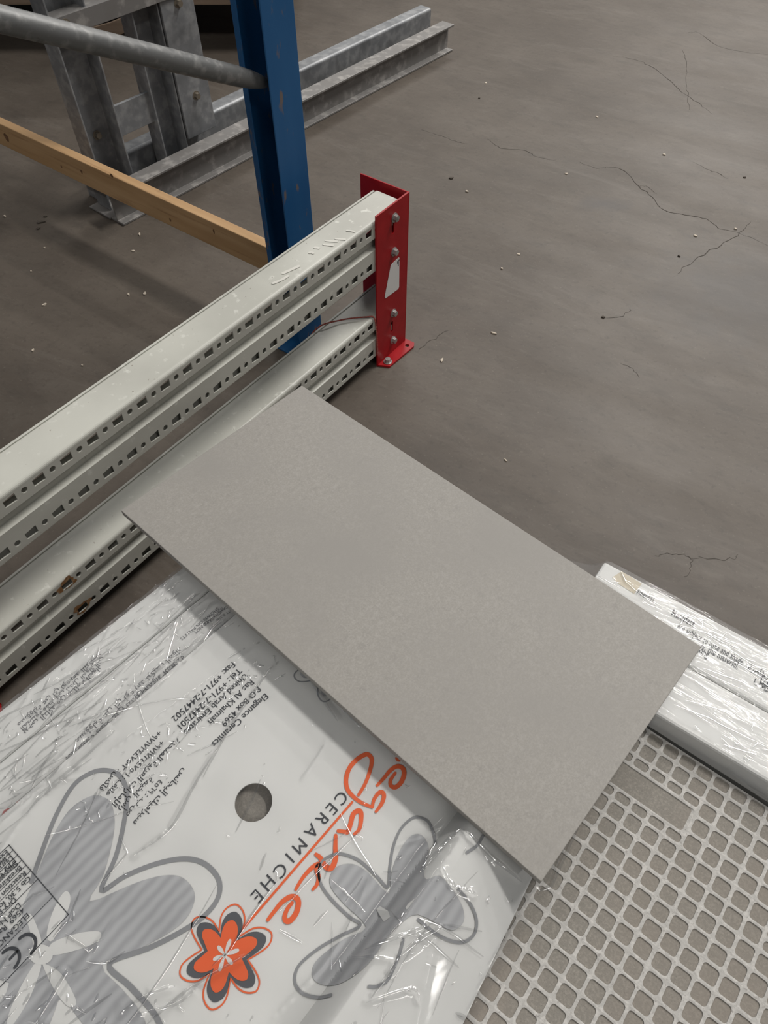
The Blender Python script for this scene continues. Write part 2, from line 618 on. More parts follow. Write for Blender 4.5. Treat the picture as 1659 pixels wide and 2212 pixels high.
def rail(name, dz, seed, label):
    root = rail_empty(name)
    tag(root, label, 'guard rail', 'guard rails of the rack barrier')
    mb = MB()
    th = .0022

    def band(zlo, zhi, zc, trap):
        """a flat strip at y=0 with the punched row; holes have real walls"""
        s_first = 2
        n_hole = int((S1 - S0) / PITCH_H) + 2
        edges = [S1]
        k = 0
        xs = []
        while True:
            xc = .05 * s_first - .05 * k
            lo, hi = xc - .0365, xc + .0135
            if hi < S0:
                break
            xs.append((xc, lo, hi))
            k += 1
        for xc, lo, hi in xs:
            lo2, hi2 = max(lo, S0), min(hi, S1)
            if hi2 - lo2 < .002:
                continue
            holes = []
            sq = [(xc - .0100, zc - .0068), (xc + .0100, zc - .0078), (xc + .0104, zc + .0078), (xc - .0097, zc + .0056)]
            cr = [(xc - .0250 + .0053 * math.cos(t), zc + .0057 * math.sin(t)) for t in np.linspace(0, 2 * math.pi, 13)[:-1]]
            if sq[0][0] > lo2 + .001 and sq[1][0] < hi2 - .001:
                holes.append(sq)
            if cr[6][0] > lo2 + .001 and cr[0][0] < hi2 - .001:
                holes.append(cr)
            outer = [(lo2, zlo), (hi2, zlo), (hi2, zhi), (lo2, zhi)]
            loops = [[Vector((p[0], p[1], 0)) for p in l] for l in [outer] + holes]
            tris = tessellate_polygon(loops)
            pts = [p for l in loops for p in l]
            for y in (0, th):
                mb.add([(p.x, y, p.y) for p in pts], [tuple(t) for t in tris])
            for h in holes:
                m = len(h)
                mb.add([(p[0], 0, p[1]) for p in h] + [(p[0], th, p[1]) for p in h], [(i, (i + 1) % m, m + (i + 1) % m, m + i) for i in range(m)])

    band(.3425 + dz, .3730 + dz, .361 + dz, True)
    band(.2660 + dz, .3160 + dz, .282 + dz, True)

    def strip(prof):
        vs, fs = [], []
        for (y, z) in prof:
            vs += [(S0, y, z + dz), (S1, y, z + dz)]
        for i in range(len(prof) - 1):
            fs.append((2 * i, 2 * i + 1, 2 * i + 3, 2 * i + 2))
        mb.add(vs, fs)

    # top: rounded edge, top face, back groove and lip
    arc = [(.0075 - .0075 * math.cos(t), .373 + .0065 * math.sin(t)) for t in np.linspace(0, math.pi / 2, 6)]
    strip([(0, .373)] + arc + [(.067, .3805), (.069, .3795), (.0695, .372), (.0725, .372), (.073, .378), (.0775, .378), (.078, .376), (.078, .352)])
    # groove between the two punched strips
    strip([(0, .3425), (.003, .340), (.012, .333), (.0125, .319), (.003, .317), (0, .316)])
    strip([(0, .266), (.0015, .2635), (.005, .262), (.072, .262), (.078, .264), (.078, .288)])
    strip([(.014, .262), (.014, .314), (.0155, .314), (.0155, .262)])     # added inner web, keeps the cavity behind the lower holes dark
    o = obj('rail_profile', mb, M['rail'], root)
    return root


r_top = rail('guard_rail', 0.0, 1, 'upper cream steel guard rail with two rows of punched holes, scuffed top')
r_low = rail('guard_rail', -.2315, 2, 'lower cream steel guard rail near the floor with rust stains at its holes')
# rust bleeding from two holes of the lower rail
M['rust'] = mat('rust_stain', (0.19, 0.085, 0.025), 0.85, noise=[(160, 6, (0.30, 0.19, 0.10), .45, .65, I3)])
for (s, z) in [(-.05 * 17, .1295), (-.05 * 17, .0505)]:
    mbr = MB()
    pts = []
    for t in np.linspace(0, 2 * math.pi, 30)[:-1]:
        k = 1 + .22 * math.sin(3 * t + s * 90 + z * 40) + .12 * math.sin(7 * t)
        pts.append((s + .0175 * k * math.cos(t), z + .0125 * k * math.sin(t) + .002))
    hole = [(s - .0100, z - .0068), (s + .0100, z - .0078), (s + .0104, z + .0078), (s - .0097, z + .0056)]
    loops = [[Vector((p[0], p[1], 0)) for p in l] for l in (pts, hole)]
    tris = tessellate_polygon(loops)
    pp = [p for l in loops for p in l]
    mbr.add([(p.x, -.0004, p.y) for p in pp], [tuple(t) for t in tris])
    rs = obj('rust_stain', mbr, M['rust'], r_low.children[0])
    rs['label'] = 'orange rust bleeding round a square hole'
# chalky scrape marks on the upper rail's top face
M['scrape'] = mat('white_scrape', (0.62, 0.61, 0.56), 0.6)
for (x0, y0, x1, y1, w) in [(676, 547, 669, 546, .006), (688, 536, 681, 535, .007), (700, 528, 718, 530, .006), (704, 520, 728, 521, .005),
                            (726, 516, 745, 517, .005), (612, 590, 645, 575, .007), (590, 612, 622, 596, .006), (750, 498, 765, 500, .005)]:
    A, B = U(x0, y0, .3805), U(x1, y1, .3805)
    mid = (A + B) / 2 + np.array([rng.normal(0, .001), rng.normal(0, .001), 0])
    loc = [((p - P0) @ D, -((p - P0) @ Nn)) for p in (A, mid, B)]
    mbs = MB()
    ribbon(mbs, smooth_path(loc, 4), w, lift=.3808)
    obj('scrape_mark', mbs, M['scrape'], r_top.children[0])


def bolt(mb, c, axis, r=.0065, h=.006):
    c = np.array(c, float)
    a = np.array(axis, float)
    mb.tube(c, c + a * .0016, r * 1.35, 18)
    mb.tube(c + a * .0016, c + a * h, r, 6, r2=r * .93)


def guard(name, sgn, s_in, label):
    """end guard: front plate, side leg turned back, feet. sgn=+1: side leg at the far (+s) end"""
    root = rail_empty(name)
    tag(root, label, 'end guard', 'red end guards of the barrier')
    X = lambda s: s_in + sgn * (s - .0205)          # mirrored copy for the other end
    t = .004
    w = .1105
    # front plate with two slots
    mb = MB()
    slots = []
    for zc in (.342, .084):
        sl = []
        for q in np.linspace(0, 2 * math.pi, 17)[:-1]:
            sl.append((X(.0775) + .0046 * math.cos(q), zc + (.011 if math.sin(q) >= 0 else -.011) + .0046 * math.sin(q)))
        slots.append(sl)
    outer = [(X(.0205), 0), (X(.0205 + w), 0), (X(.0205 + w), .393), (X(.0205), .391)]
    loops = [[Vector((p[0], p[1], 0)) for p in l] for l in [outer] + slots]
    tris = tessellate_polygon(loops)
    pts = [p for l in loops for p in l]
    for y in (-t, 0):
        mb.add([(p.x, y, p.y) for p in pts], [tuple(f) for f in tris])
    for h in [outer] + slots:
        m = len(h)
        mb.add([(p[0], -t, p[1]) for p in h] + [(p[0], 0, p[1]) for p in h], [(i, (i + 1) % m, m + (i + 1) % m, m + i) for i in range(m)])
    obj('front_plate', mb, M['red'], root)
    # side leg (slightly higher at its free end as photographed)
    xa, xb = X(.0205 + w), X(.0205 + w) + sgn * t
    lo, hi = min(xa, xb), max(xa, xb)
    mb = MB().prism([(lo, -t, 0), (lo, .124, 0), (lo, .124, .393), (lo, -t, .393)], (hi - lo, 0, 0))
    obj('side_plate', mb, M['red'], root, bevel=.001)
    # front foot, chamfered, with one open hole and one anchor bolt
    ft = [(X(.022), -.0), (X(.022), -.006), (X(.034), -.030), (X(.130), -.034), (X(.141), -.027), (X(.141), -.0)]
    hole = [(X(.122) + .0055 * math.cos(q), -.019 + .0055 * math.sin(q)) for q in np.linspace(0, 2 * math.pi, 15)[:-1]]
    mb = MB()
    loops = [[Vector((p[0], p[1], 0)) for p in l] for l in (ft, hole)]
    tris = tessellate_polygon(loops)
    pts = [p for l in loops for p in l]
    for z in (.0008, .0058):
        mb.add([(p.x, p.y, z) for p in pts], [tuple(f) for f in tris])
    for h in (ft, hole):
        m = len(h)
        mb.add([(p[0], p[1], .0008) for p in h] + [(p[0], p[1], .0058) for p in h], [(i, (i + 1) % m, m + (i + 1) % m, m + i) for i in range(m)])
    obj('foot', mb, M['red'], root)
    mb = MB()
    a, b = X(.0205 + w), X(.166)
    mb.box((min(a, b), .030, .0008), (max(a, b), .118, .0058))
    obj('foot', mb, M['red'], root, bevel=.002)
    for zc in (.361, .282, .122, .043):
        mb = MB()
        bolt(mb, (X(.0815), -t, zc), (0, -1, 0), .0075, .009)
        obj('bolt', mb, M['bolt'], root)
    mb = MB()
    bolt(mb, (X(.044), -.017, .0058), (0, 0, 1), .0078, .010)
    obj('anchor_bolt', mb, M['bolt'], root)
    return root


g1 = guard('end_guard', 1, .0205, 'red steel end guard with a white sticker, standing before the blue upright')
# white sticker on the near plate
pts = [(.1015, .2570), (.0990, .2590), (.0720, .2560), (.0690, .2530), (.0475, .1860), (.0490, .1815), (.0530, .1800), (.0990, .1775), (.1025, .1810)]
o = obj('sticker', MB().prism([(x, -.0044, z) for x, z in pts], (0, -.0004, 0)), M['sticker'], g1)
o['label'] = 'skewed white paper sticker'
mb = MB()
for k, (x, z, h) in enumerate([(.0965, .2480, .010), (.0935, .2490, .006), (.0965, .2400, .004), (.0985, .2520, .003)]):
    mb.box((x, -.0052, z - h / 2), (x + .0022, -.0049, z + h / 2))
obj('pen_mark', mb, M['ink'], o)
g2 = guard('end_guard', -1, -1.047, 'red steel end guard at the rail ends beside the wrapped tile pallet')

# thin red cord draped over the lower rail
cpts = [(-.262, -.100, .0042), (-.235, -.125, .0042), (-.210, -.105, .012), (-.150, -.092, .09), (-.100, -.076, .152), (-.045, -.050, .1545), (.000, -.012, .1530),
        (.012, .001, .1495), (.013, .006, .120), (.017, .0055, .075), (.0185, .005, .040)]
P = smooth_path([L2W(*p) for p in cpts], 8)
mb = MB()
for a, b in zip(P[:-1], P[1:]):
    mb.tube(a, b, .0016, 8, caps=True)
tag(obj('red_cord', mb, M['cord'], None, smooth=True), 'thin red cord draped over the lower guard rail', 'cord')

# ================================================================ BLUE RACK UPRIGHTS, PIPE BRACE, TIMBER


def upright(name, s, n, label):
    root = empty(name, L2W(s, n), az_rot(36.77))     # local x along rail, y away from camera side
    tag(root, label, 'rack upright', 'blue rack uprights')
    w, dpt, t = .083, .072, .003
    prof = [(0, 0), (w, 0), (w, dpt), (0, dpt), (0, dpt - .014), (t, dpt - .014), (t, dpt - t), (w - t, dpt - t), (w - t, t), (0, t)]
    obj('post', MB().prism([(x, y, .006) for x, y in prof], (0, 0, 2.3)), M['blue'], root, bevel=.0012)
    obj('base_plate', MB().box((-.035, -.012, .0005), (w + .014, dpt + .03, .006)), M['blue'], root, bevel=.001)
    return root


upright('rack_upright', -.041, -.190, 'blue painted steel rack upright with chipped edges behind the barrier')
upright('rack_upright', -.041, -1.64, 'blue painted steel rack upright at the far end of the pine batten')
upright('rack_upright', -1.52, -.190, 'blue painted steel rack upright at the high end of the zinc pipe')

# zinc pipe: runs from inside the near upright up along the rack line, its end flattened
A = L2W(-.022, -.214, .598)
B = L2W(-1.46, -.214, .598 + (1.438) * .488)
root = empty('pipe_brace', A)
tag(root, 'round zinc pipe brace with a flattened end joined to the blue upright', 'pipe')
mb = MB()
ax = (B - A) / np.linalg.norm(B - A)
up = np.array([0, 0, 1.0])
side = np.cross(ax, up)
side /= np.linalg.norm(side)
upv = np.cross(side, ax)
rings = []
SEG = 24
for dist, rs_, ru in [(-.004, .0015, .0050), (.004, .0030, .0085), (.020, .0050, .0118), (.045, .0090, .0148), (.080, .0135, .0164), (.120, .0163, .0166), (.16, .0166, .0166), (np.linalg.norm(B - A), .0166, .0166)]:
    c = ax * dist
    rings.append([c + side * rs_ * math.cos(t) + upv * ru * math.sin(t) for t in np.linspace(0, 2 * math.pi, SEG + 1)[:-1]])
vs = [p for r in rings for p in r]
fs = [(k * SEG + i, k * SEG + (i + 1) % SEG, (k + 1) * SEG + (i + 1) % SEG, (k + 1) * SEG + i) for k in range(len(rings) - 1) for i in range(SEG)]
fs += [tuple(range(SEG))[::-1], tuple((len(rings) - 1) * SEG + i for i in range(SEG))]
mb.add(vs, fs)
obj('pipe', mb, M['pipe'], root, smooth=True)
# pine batten between the uprights
bt = empty('pine_batten', L2W(0, -.265), az_rot(36.77))
tag(bt, 'knotty pine batten reaching back from the blue upright above the floor', 'timber')
bat = obj('batten', MB().box((.000, 0, .1440), (.0275, 1.373, .2150)), M['timber'], bt, bevel=.002)
M['knot'] = mat('pine_knot', (0.15, 0.075, 0.035), 0.7, noise=[(120, 4, (0.22, 0.12, 0.06), .4, .6, I3)])
for (x, y, a, b_) in [(241, 379, .006, .005), (176, 371, .0035, .006), (462, 500, .003, .006), (14, 297, .010, .012), (368, 475, .0035, .005), (133, 360, .003, .004)]:
    r = ray(x, y)
    p = L2W(0, 0)
    t = ((p - np.array([0, 0, CAM_H])) @ D) / (r @ D)
    q = np.array([0, 0, CAM_H]) + r * t
    yl = -((q - P0) @ Nn) - .265
    m_ = 14
    mb = MB().add([(-.0004, yl + a * math.cos(u) * (1 + .15 * math.sin(3 * u)), q[2] + b_ * math.sin(u)) for u in np.linspace(0, 2 * math.pi, m_ + 1)[:-1]], [tuple(range(m_))])
    obj('knot', mb, M['knot'], bat)

# ================================================================ GALVANISED RACK BASE (background)
gb = empty('galvanised_rack_base', L2W(.0616, -.966), az_rot(39.5))
tag(gb, 'galvanised steel rack base: two columns bolted to long floor beams', 'rack base')


def ibeam(name, x0, x1, y0, y1, h, tf, tw, m):
    yc = (y0 + y1) / 2
    prof = [(y0, 0), (y1, 0), (y1, tf), (yc + tw / 2, tf), (yc + tw / 2, h - tf), (y1, h - tf), (y1, h), (y0, h), (y0, h - tf), (yc - tw / 2, h - tf), (yc - tw / 2, tf), (y0, tf)]
    return obj(name, MB().prism([(x0, y, z + .0005) for y, z in prof], (x1 - x0, 0, 0)), m, gb, bevel=.0015)


ibeam('floor_beam', 0.0, 1.64, 0.0, .058, .094, .007, .006, M['galv_worn'])
# rear beam: lipped channel
h = .1
prof = [(.162, 0), (.222, 0), (.222, h), (.162, h), (.162, h - .02), (.165, h - .02), (.165, h - .003), (.219, h - .003), (.219, .003), (.165, .003), (.165, .02), (.162, .02)]
prof = [(.162, 0), (.222, 0), (.222, h - .006), (.216, h), (.168, h), (.162, h - .006)]
obj('floor_beam', MB().prism([(0.04, y, z + .0005) for y, z in prof], (1.665, 0, 0)), M['galv'], gb, bevel=.003)
obj('base_plate', MB().box((-.004, .058, .0005), (.10, .160, .007)), M['galv_worn'], gb, bevel=.002)
gx = lambda s: s - .0616


def channel(name, x0, x1, y_open, y_web, z0, z1, t, m):
    """U channel, web at y_web, flanges reaching to y_open"""
    sg = 1 if y_web > y_open else -1
    prof = [(x0, y_open), (x0 + t, y_open), (x0 + t, y_web - sg * t), (x1 - t, y_web - sg * t), (x1 - t, y_open), (x1, y_open), (x1, y_web), (x0, y_web)]
    return obj(name, MB().prism([(x, y, z0) for x, y in prof], (0, 0, z1 - z0)), m, gb, bevel=.0012)


channel('column', .022, .132, .0885, .150, .0072, 1.7, .005, M['galv'])
channel('column', .355, .470, .150, .0885, .0946, 1.7, .005, M['galv'])
channel('column', .262, .352, .0945, .150, .0072, 1.7, .005, M['galv'])
obj('cross_rung', MB().box((.130, .108, .176), (.270, .118, .258)), M['galv'], gb, bevel=.001)
mb = MB().box((.010, .082, .462), (.44, .0872, .505)).box((.010, .0872, .500), (.44, .13, .505))
obj('cross_angle', mb, M['galv_worn'], gb, bevel=.001)
for (x, y, z) in [(.085, .1445, .190), (.415, .0885, .205), (.415, .0885, .445), (.060, .082, .486)]:
    mb = MB()
    bolt(mb, (x, y, z), (0, -1, 0), .0095, .012)
    obj('bolt', mb, M['dark_bolt'], gb)

# raised wooden deck behind the rack base, deep shade beneath it
pl = empty('wooden_deck', (-1.0, 3.20, 0), 0)
tag(pl, 'low wooden deck of planks with a splintered board behind the galvanised columns', 'pallet')
for x in (-1.25, .52):
    for y in (.10, 1.10):
        obj('foot_block', MB().box((x, y, .001), (x + .10, y + .12, .160)), M['old_wood'], pl)
for k in range(8):
    obj('deck_plank', MB().box((-1.5, .002 + k * .152, .160), (.64, .148 + k * .152, .182)), M['old_wood'], pl, bevel=.002)
poly = []
for p in [(190, 62), (235, 50), (315, 18), (318, 50), (285, 62), (252, 80), (225, 70)]:
    r = ray(*p)
    q = np.array([0, 0, CAM_H]) + r * (3.19 / r[1])
    poly.append((q[0] + 1.0, -.012, q[2]))
obj('splintered_board', MB().prism(poly, (0, .014, 0)), M['old_wood'], pl, bevel=.001)
dk = tag(obj('shading_stack', MB().box((-2.42, 3.26, .183), (-.50, 4.3, .62)), M['black'], None, bevel=.01), 'unseen black stack added on the wooden deck to shade the floor beneath', 'stack')  # added out of view to block light from the space under the deck

# ================================================================ DEBRIS ON THE FLOOR
chips = [(302, 506, .016, .004, 1.4), (289, 543, .012, .004, .2), (97, 536, .005, .004, 0), (68, 587, .006, .004, .6), (313, 635, .014, .007, 1.5), (278, 637, .009, .005, 1.2),
         (96, 659, .013, .006, 2.2), (72, 757, .013, .006, 1.9), (11, 468, .011, .007, 1.1), (1050, 180, .013, .007, 1.9), (1289, 253, .010, .007, 1.0), (1434, 335, .010, .007, .4),
         (1223, 376, .008, .006, 0), (1008, 414, .009, .006, .9), (1120, 550, .009, .007, .3), (1084, 581, .008, .006, 1.3), (1588, 495, .008, .006, .6), (1501, 510, .009, .006, .8),
         (1066, 720, .016, .005, .5), (955, 778, .019, .006, 1.8), (1092, 995, .008, .003, 1.0), (178, 790, .006, .003, .4)]
for (x, y, a, b_, r) in chips:
    p = U(x, y)
    mb = MB()
    k = 7
    ring = [(a / 2 * math.cos(t) * (1 + .25 * rng.normal()), b_ / 2 * math.sin(t) * (1 + .2 * rng.normal())) for t in np.linspace(0, 2 * math.pi, k + 1)[:-1]]
    mb.prism([(u, v, 0.0002) for u, v in ring], (a * .05, 0, .0022 + .001 * rng.random()))
    o = obj('debris_chip', mb, M['chip'])
    o.location = p
    o.rotation_euler = (0, 0, -r)
    tag(o, 'tiny pale chip or splinter lying on the bare concrete floor', 'debris', 'pale chips scattered over the concrete')
for (x, y, a) in [(85, 480, .022), (98, 468, .010), (83, 494, .012), (975, 386, .014), (1467, 554, .009), (1035, 213, .008), (1608, 384, .008), (1303, 686, .011)]:
    p = U(x, y)
    mb = MB()
    k = 8
    ring = [(a / 2 * math.cos(t) * (1 + .3 * rng.normal()), a / 3 * math.sin(t) * (1 + .3 * rng.normal())) for t in np.linspace(0, 2 * math.pi, k + 1)[:-1]]
    mb.prism([(u, v, 0.0002) for u, v in ring], (0, 0, .003))
    o = obj('dirt_crumb', mb, M['chip_dark'])
    o.location = p
    tag(o, 'small dark crumb of dirt on the concrete floor', 'debris', 'dark crumbs scattered over the concrete')

# ================================================================ TILE PALLET
Z_TILE, Z_CARD, Z_RIGHT, Z_LEFT, Z_DECK = .455, .4640, .4770, .4612, .144
RAMP_H, EDGE_H = .0215, -.0040


def line_side(p, a, b):
    """signed distance to the right of a->b"""
    d = (b - a) / np.linalg.norm(b - a)
    return (p[0] - a[0]) * d[1] - (p[1] - a[1]) * d[0]


V0, V1 = U(650, 2207, Z_CARD)[:2], U(976, 1769, Z_CARD)[:2]
R0, R1 = U(722, 2207, Z_CARD + RAMP_H)[:2], U(1016, 1790, Z_CARD + RAMP_H)[:2]
E0, E1 = U(1000, 2212, Z_CARD + EDGE_H)[:2], U(1150, 1895, Z_CARD + EDGE_H)[:2]


def z_card_free(p):
    dv, dr = line_side(p, V0, V1), line_side(p, R0, R1)
    if dv <= 0:
        return Z_CARD
    if dr >= 0:                                   # the far panel slopes down again to its cut edge
        de = line_side(p, E0, E1)
        t = min(1.0, dr / max(dr - de, 1e-6))
        return Z_CARD + RAMP_H + (EDGE_H - RAMP_H) * t ** 1.35
    t = dv / (dv - dr)
    return Z_CARD + RAMP_H * math.sin(t * math.pi / 2)


def z_card(x, y):
    """height of the bent card; the loose tile lying on it holds it down"""
    z = z_card_free((x, y))
    zt = tile_under(x, y)
    return z if zt is None else min(z, zt - .0015)


# ---- the loose grey tile on top (pose solved from its four corners)
cs = np.array([(-.11374, .73412, .48674), (-.31319, .51015, .49449), (.13365, .11629, .49589), (.33310, .34025, .48813)])
c0 = cs.mean(0)
u = (cs[0] + cs[3] - cs[1] - cs[2])
v = (cs[3] + cs[2] - cs[0] - cs[1])
u /= np.linalg.norm(u)
v -= u * (u @ v)
v /= np.linalg.norm(v)
w = np.cross(u, v)
if w[2] < 0:
    w = -w
T = .0090
mbt = MB().box((-.15, -.30, -T), (.15, .30, 0))
gt = obj('porcelain_tile', mbt, M['tile'], None, bevel=.0007)
# right-handed basis
if np.linalg.det(np.array([u, v, w]).T) < 0:
    u = -u
gt.matrix_world = Matrix(((u[0], v[0], w[0], c0[0]), (u[1], v[1], w[1], c0[1]), (u[2], v[2], w[2], c0[2]), (0, 0, 0, 1)))
tag(gt, 'plain grey rectangular porcelain tile laid loose across the wrapped cartons', 'tile')
TILE_U, TILE_V, TILE_W, TILE_C = u, v, w, c0


def tile_under(x, y):
    """underside height of the loose tile above (x, y), or None outside it"""
    z = TILE_C[2] - ((x - TILE_C[0]) * TILE_W[0] + (y - TILE_C[1]) * TILE_W[1]) / TILE_W[2]
    p = np.array([x, y, z]) - TILE_C
    if abs(p @ TILE_U) < .152 and abs(p @ TILE_V) < .302:
        return z - T / TILE_W[2]
    return None


# ---- wooden pallet under the load
wp = empty('load_pallet', (.03, .10, 0), az_rot(40))
tag(wp, 'wooden pallet under the shrink-wrapped tile cartons', 'pallet')
for k in range(3):
    obj('bearer', MB().box((-.50, -.60 + k * .455, .001), (.46, -.50 + k * .455, .122)), M['old_wood'], wp)
for k in range(7):
    obj('deck_board', MB().box((-.50 + k * .1433, -.60, .122), (-.40 + k * .1433, .41, Z_DECK)), M['old_wood'], wp)


def carton(name, origin, az, ln, wd, z0, z1, label, group, bevel=.003):
    root = empty(name, (origin[0], origin[1], z0), az_rot(az))
    tag(root, label, 'carton', group)
    obj('carton_body', MB().box((0, 0, 0), (ln, wd, z1 - z0)), M['card'], root, bevel=bevel)
    return root


flat = lambda z: (lambda x, y: z)


def rigid_print(o, root):
    """meshes authored in world space become children of root without moving"""
    o.parent = root
    o.matrix_parent_inverse = root.matrix_world.inverted()
    return o


# ---- two cartons on edge along the rail side (narrow sides up)
L0, L1 = np.array([-.3397, .1977]), np.array([-.1681, .3875])     # line between them and the top carton
lm = np.array([-math.cos(math.radians(42.1)), math.sin(math.radians(42.1))])
ldir = np.array([math.sin(math.radians(42.1)), math.cos(math.radians(42.1))])
lw = .0465
left_cartons = []
for k in range(2):
    st = L0 + ldir * (-.30) + lm * (.0015 + k * (lw + .0015))
    nm = ['white tile carton stood on edge, between the top carton and the outer carton', 'white tile carton stood on edge at the rail side of the load'][k]
    root = carton('edge_carton', st, 42.1, .60, lw, Z_DECK + .0005, Z_LEFT, nm, 'cartons stood on edge in the load')
    left_cartons.append(root)
# ---- two cartons on edge along the far side
rdir = np.array([math.sin(math.radians(126.0)), math.cos(math.radians(126.0))])
rm = np.array([rdir[1], -rdir[0]]) * -1        # outward (away from the top carton)
if rm[1] < 0:
    rm = -rm
RI = np.array([.2733, .2681])
right_cartons = []
for k in range(2):
    st = RI + rdir * (-.122) + rm * (.001 + k * .0695)
    nm = ['white tile carton on edge touching the ribbed tile back', 'white printed tile carton on edge at the open floor side of the load'][k]
    root = carton('edge_carton', st, 126.0, .60, .068, Z_DECK + .0005, Z_RIGHT, nm, 'cartons stood on edge in the load')
    right_cartons.append(root)
bpy.context.view_layer.update()

# ---- flat cartons below the opened one
ga, gb_ = np.array([math.sin(math.radians(38)), math.cos(math.radians(38))]), np.array([math.sin(math.radians(128)), math.cos(math.radians(128))])
TO = ga * (-.224) + gb_ * (-.348)              # corner of the tile (a from -.235, b from -.343)
for k in range(7):
    z0 = Z_DECK + .0005 + k * .0420
    # local x runs along b when the azimuth is 128; local y then runs along +a
    carton('flat_carton', TO, 128, .596, .596, z0, z0 + .0415, 'white tile carton lying flat beneath the opened top carton', 'flat cartons under the top carton')

# ---- tile with ribbed back, top of the opened carton
tb = empty('ribbed_tile', (TO[0], TO[1], Z_TILE - .0105), az_rot(128))
tag(tb, 'porcelain tile lying face down in the opened carton, ribbed grid back showing', 'tile')
TL = .597
obj('tile_body', MB().box((0, 0, 0), (TL, TL, .0092)), M['grid_base'], tb)


def rib_grid():
    """ribs stand proud: each cell is a rounded opening in the rib layer"""
    g, hw, rad, zt, zb = .01755, .00155, .0030, .0104, .0090
    # register with the photograph: a rib crossing at this pixel
    w = U(1437, 2005, Z_TILE)[:2] - TO
    nb, na = w @ gb_, w @ ga
    ob, oa = nb % g, na % g
    xs = [ob + i * g for i in range(-1, 36)]
    ys = [oa + i * g for i in range(-1, 36)]
    # blank panels: given by pixels, snapped to the grid lines; rows next to them become narrow
    mb = MB()

    def cell(x0, x1, y0, y1):
        x0, x1, y0, y1 = max(x0, 0), min(x1, TL), max(y0, 0), min(y1, TL)
        if x1 - x0 < .0045 or y1 - y0 < .0045:
            if x1 - x0 > 0 and y1 - y0 > 0:
                mb.add([(x0, y0, zt), (x1, y0, zt), (x1, y1, zt), (x0, y1, zt)], [(0, 1, 2, 3)])
            return
        wc = TO + gb_ * (x0 + x1) / 2 + ga * (y0 + y1) / 2
        if line_side(wc, V0, V1) < -.012:
            return
        j = lambda: rng.normal(0, .00013)
        h = hw * (1 + .08 * rng.normal())
        a0, a1, b0, b1 = x0 + h + j(), x1 - h + j(), y0 + h + j(), y1 - h + j()
        r = min(rad, (a1 - a0) * .4, (b1 - b0) * .4)
        loop = []
        for (cx_, cy_, t0) in ((a1 - r, b1 - r, 0), (a0 + r, b1 - r, 90), (a0 + r, b0 + r, 180), (a1 - r, b0 + r, 270)):
            for q in (0, 30, 60, 90):
                t = math.radians(t0 + q)
                loop.append((cx_ + r * math.cos(t), cy_ + r * math.sin(t)))
        n = 16
        cor = [(x1, y1), (x0, y1), (x0, y0), (x1, y0)]
        bev = .0004
        cxm, cym = (a0 + a1) / 2, (b0 + b1) / 2
        inn = [(x + (cxm - x) * .03, y + (cym - y) * .03) for x, y in loop]
        vs = [(x, y, zt) for x, y in cor] + [(x, y, zt - .0002) for x, y in loop] + [(x, y, zb) for x, y in inn]
        fs = []
        for c in range(4):
            o_ = 4 + c * 4
            for i in range(3):
                fs.append((c, o_ + i + 1, o_ + i))
            nx = 4 + ((c + 1) % 4) * 4
            fs.append((c, (c + 1) % 4, nx, o_ + 3))
        for i in range(n):
            fs.append((4 + i, 4 + (i + 1) % n, 20 + (i + 1) % n, 20 + i))
        mb.add(vs, fs)

    def loc(px):
        q = U(*px, Z_TILE)[:2] - TO
        return q @ gb_, q @ ga

    def snap(v, arr):
        return min(range(len(arr)), key=lambda i: abs(arr[i] - v))
    skip = set()
    blanks = []
    # first blank: right end near (1480,1800), runs under the grey tile
    e0, e1 = loc((1484, 1800)), loc((1345, 1680))
    j0 = snap((e0[1] + e1[1]) / 2, [y + g / 2 for y in ys])
    i1 = snap(e0[0], xs)
    for (i_lo, i_hi, jr) in ((i1 - 12, i1, j0), (snap(loc((1650, 1975))[0], xs), 36, snap(loc((1655, 1960))[1], [y + g / 2 for y in ys]))):
        for i in range(max(i_lo, 0), min(i_hi, len(xs) - 1)):
            for jj in (jr - 1, jr, jr + 1):
                skip.add((i, jj))
            cell(xs[i], xs[i + 1], ys[jr - 1], ys[jr - 1] + .0120)
            cell(xs[i], xs[i + 1], ys[jr + 2] - .0120, ys[jr + 2])
        cell(xs[max(i_lo, 0)], xs[min(i_hi, len(xs) - 1)], ys[jr - 1] + .0120, ys[jr + 2] - .0120)
    for i in range(len(xs) - 1):
        for jj in range(len(ys) - 1):
            if (i, jj) not in skip:
                cell(xs[i], xs[i + 1], ys[jj], ys[jj + 1])
    return mb


o = obj('rib_grid', rib_grid(), M['grid_rib'], tb)
o['label'] = 'pale raised ribs with rounded cells'

# ---- opened top carton: the printed card sleeve with round finger hole
tc = empty('printed_carton', (-.10, .15, Z_TILE), 0)
tag(tc, 'opened white carton sleeve printed with orange lettering and grey flowers, round hole', 'carton')
hc = U(547.5, 1733, Z_CARD)[:2]
hole = [(hc[0] + .0178 * math.cos(t), hc[1] + .0178 * math.sin(t)) for t in np.linspace(0, 2 * math.pi, 41)[:-1]]
vd = (V1 - V0) / np.linalg.norm(V1 - V0)
VA, VB = V0 - vd * .22, V1 + vd * .13
iA, iB = L0 - ldir * .26, L1 + ldir * .085
mb = MB()
fill(mb, [iA, VA, VB, iB], flat(Z_CARD), holes=[hole])
nl = 90
lam = np.linspace(0, 1, nl)
rd = (R1 - R0) / np.linalg.norm(R1 - R0)
RA, RB = R0 - rd * .22, R1 + rd * .12
ed = (E1 - E0) / np.linalg.norm(E1 - E0)
EA, EB = E0 - ed * .20, E1 + ed * .12
rows = []
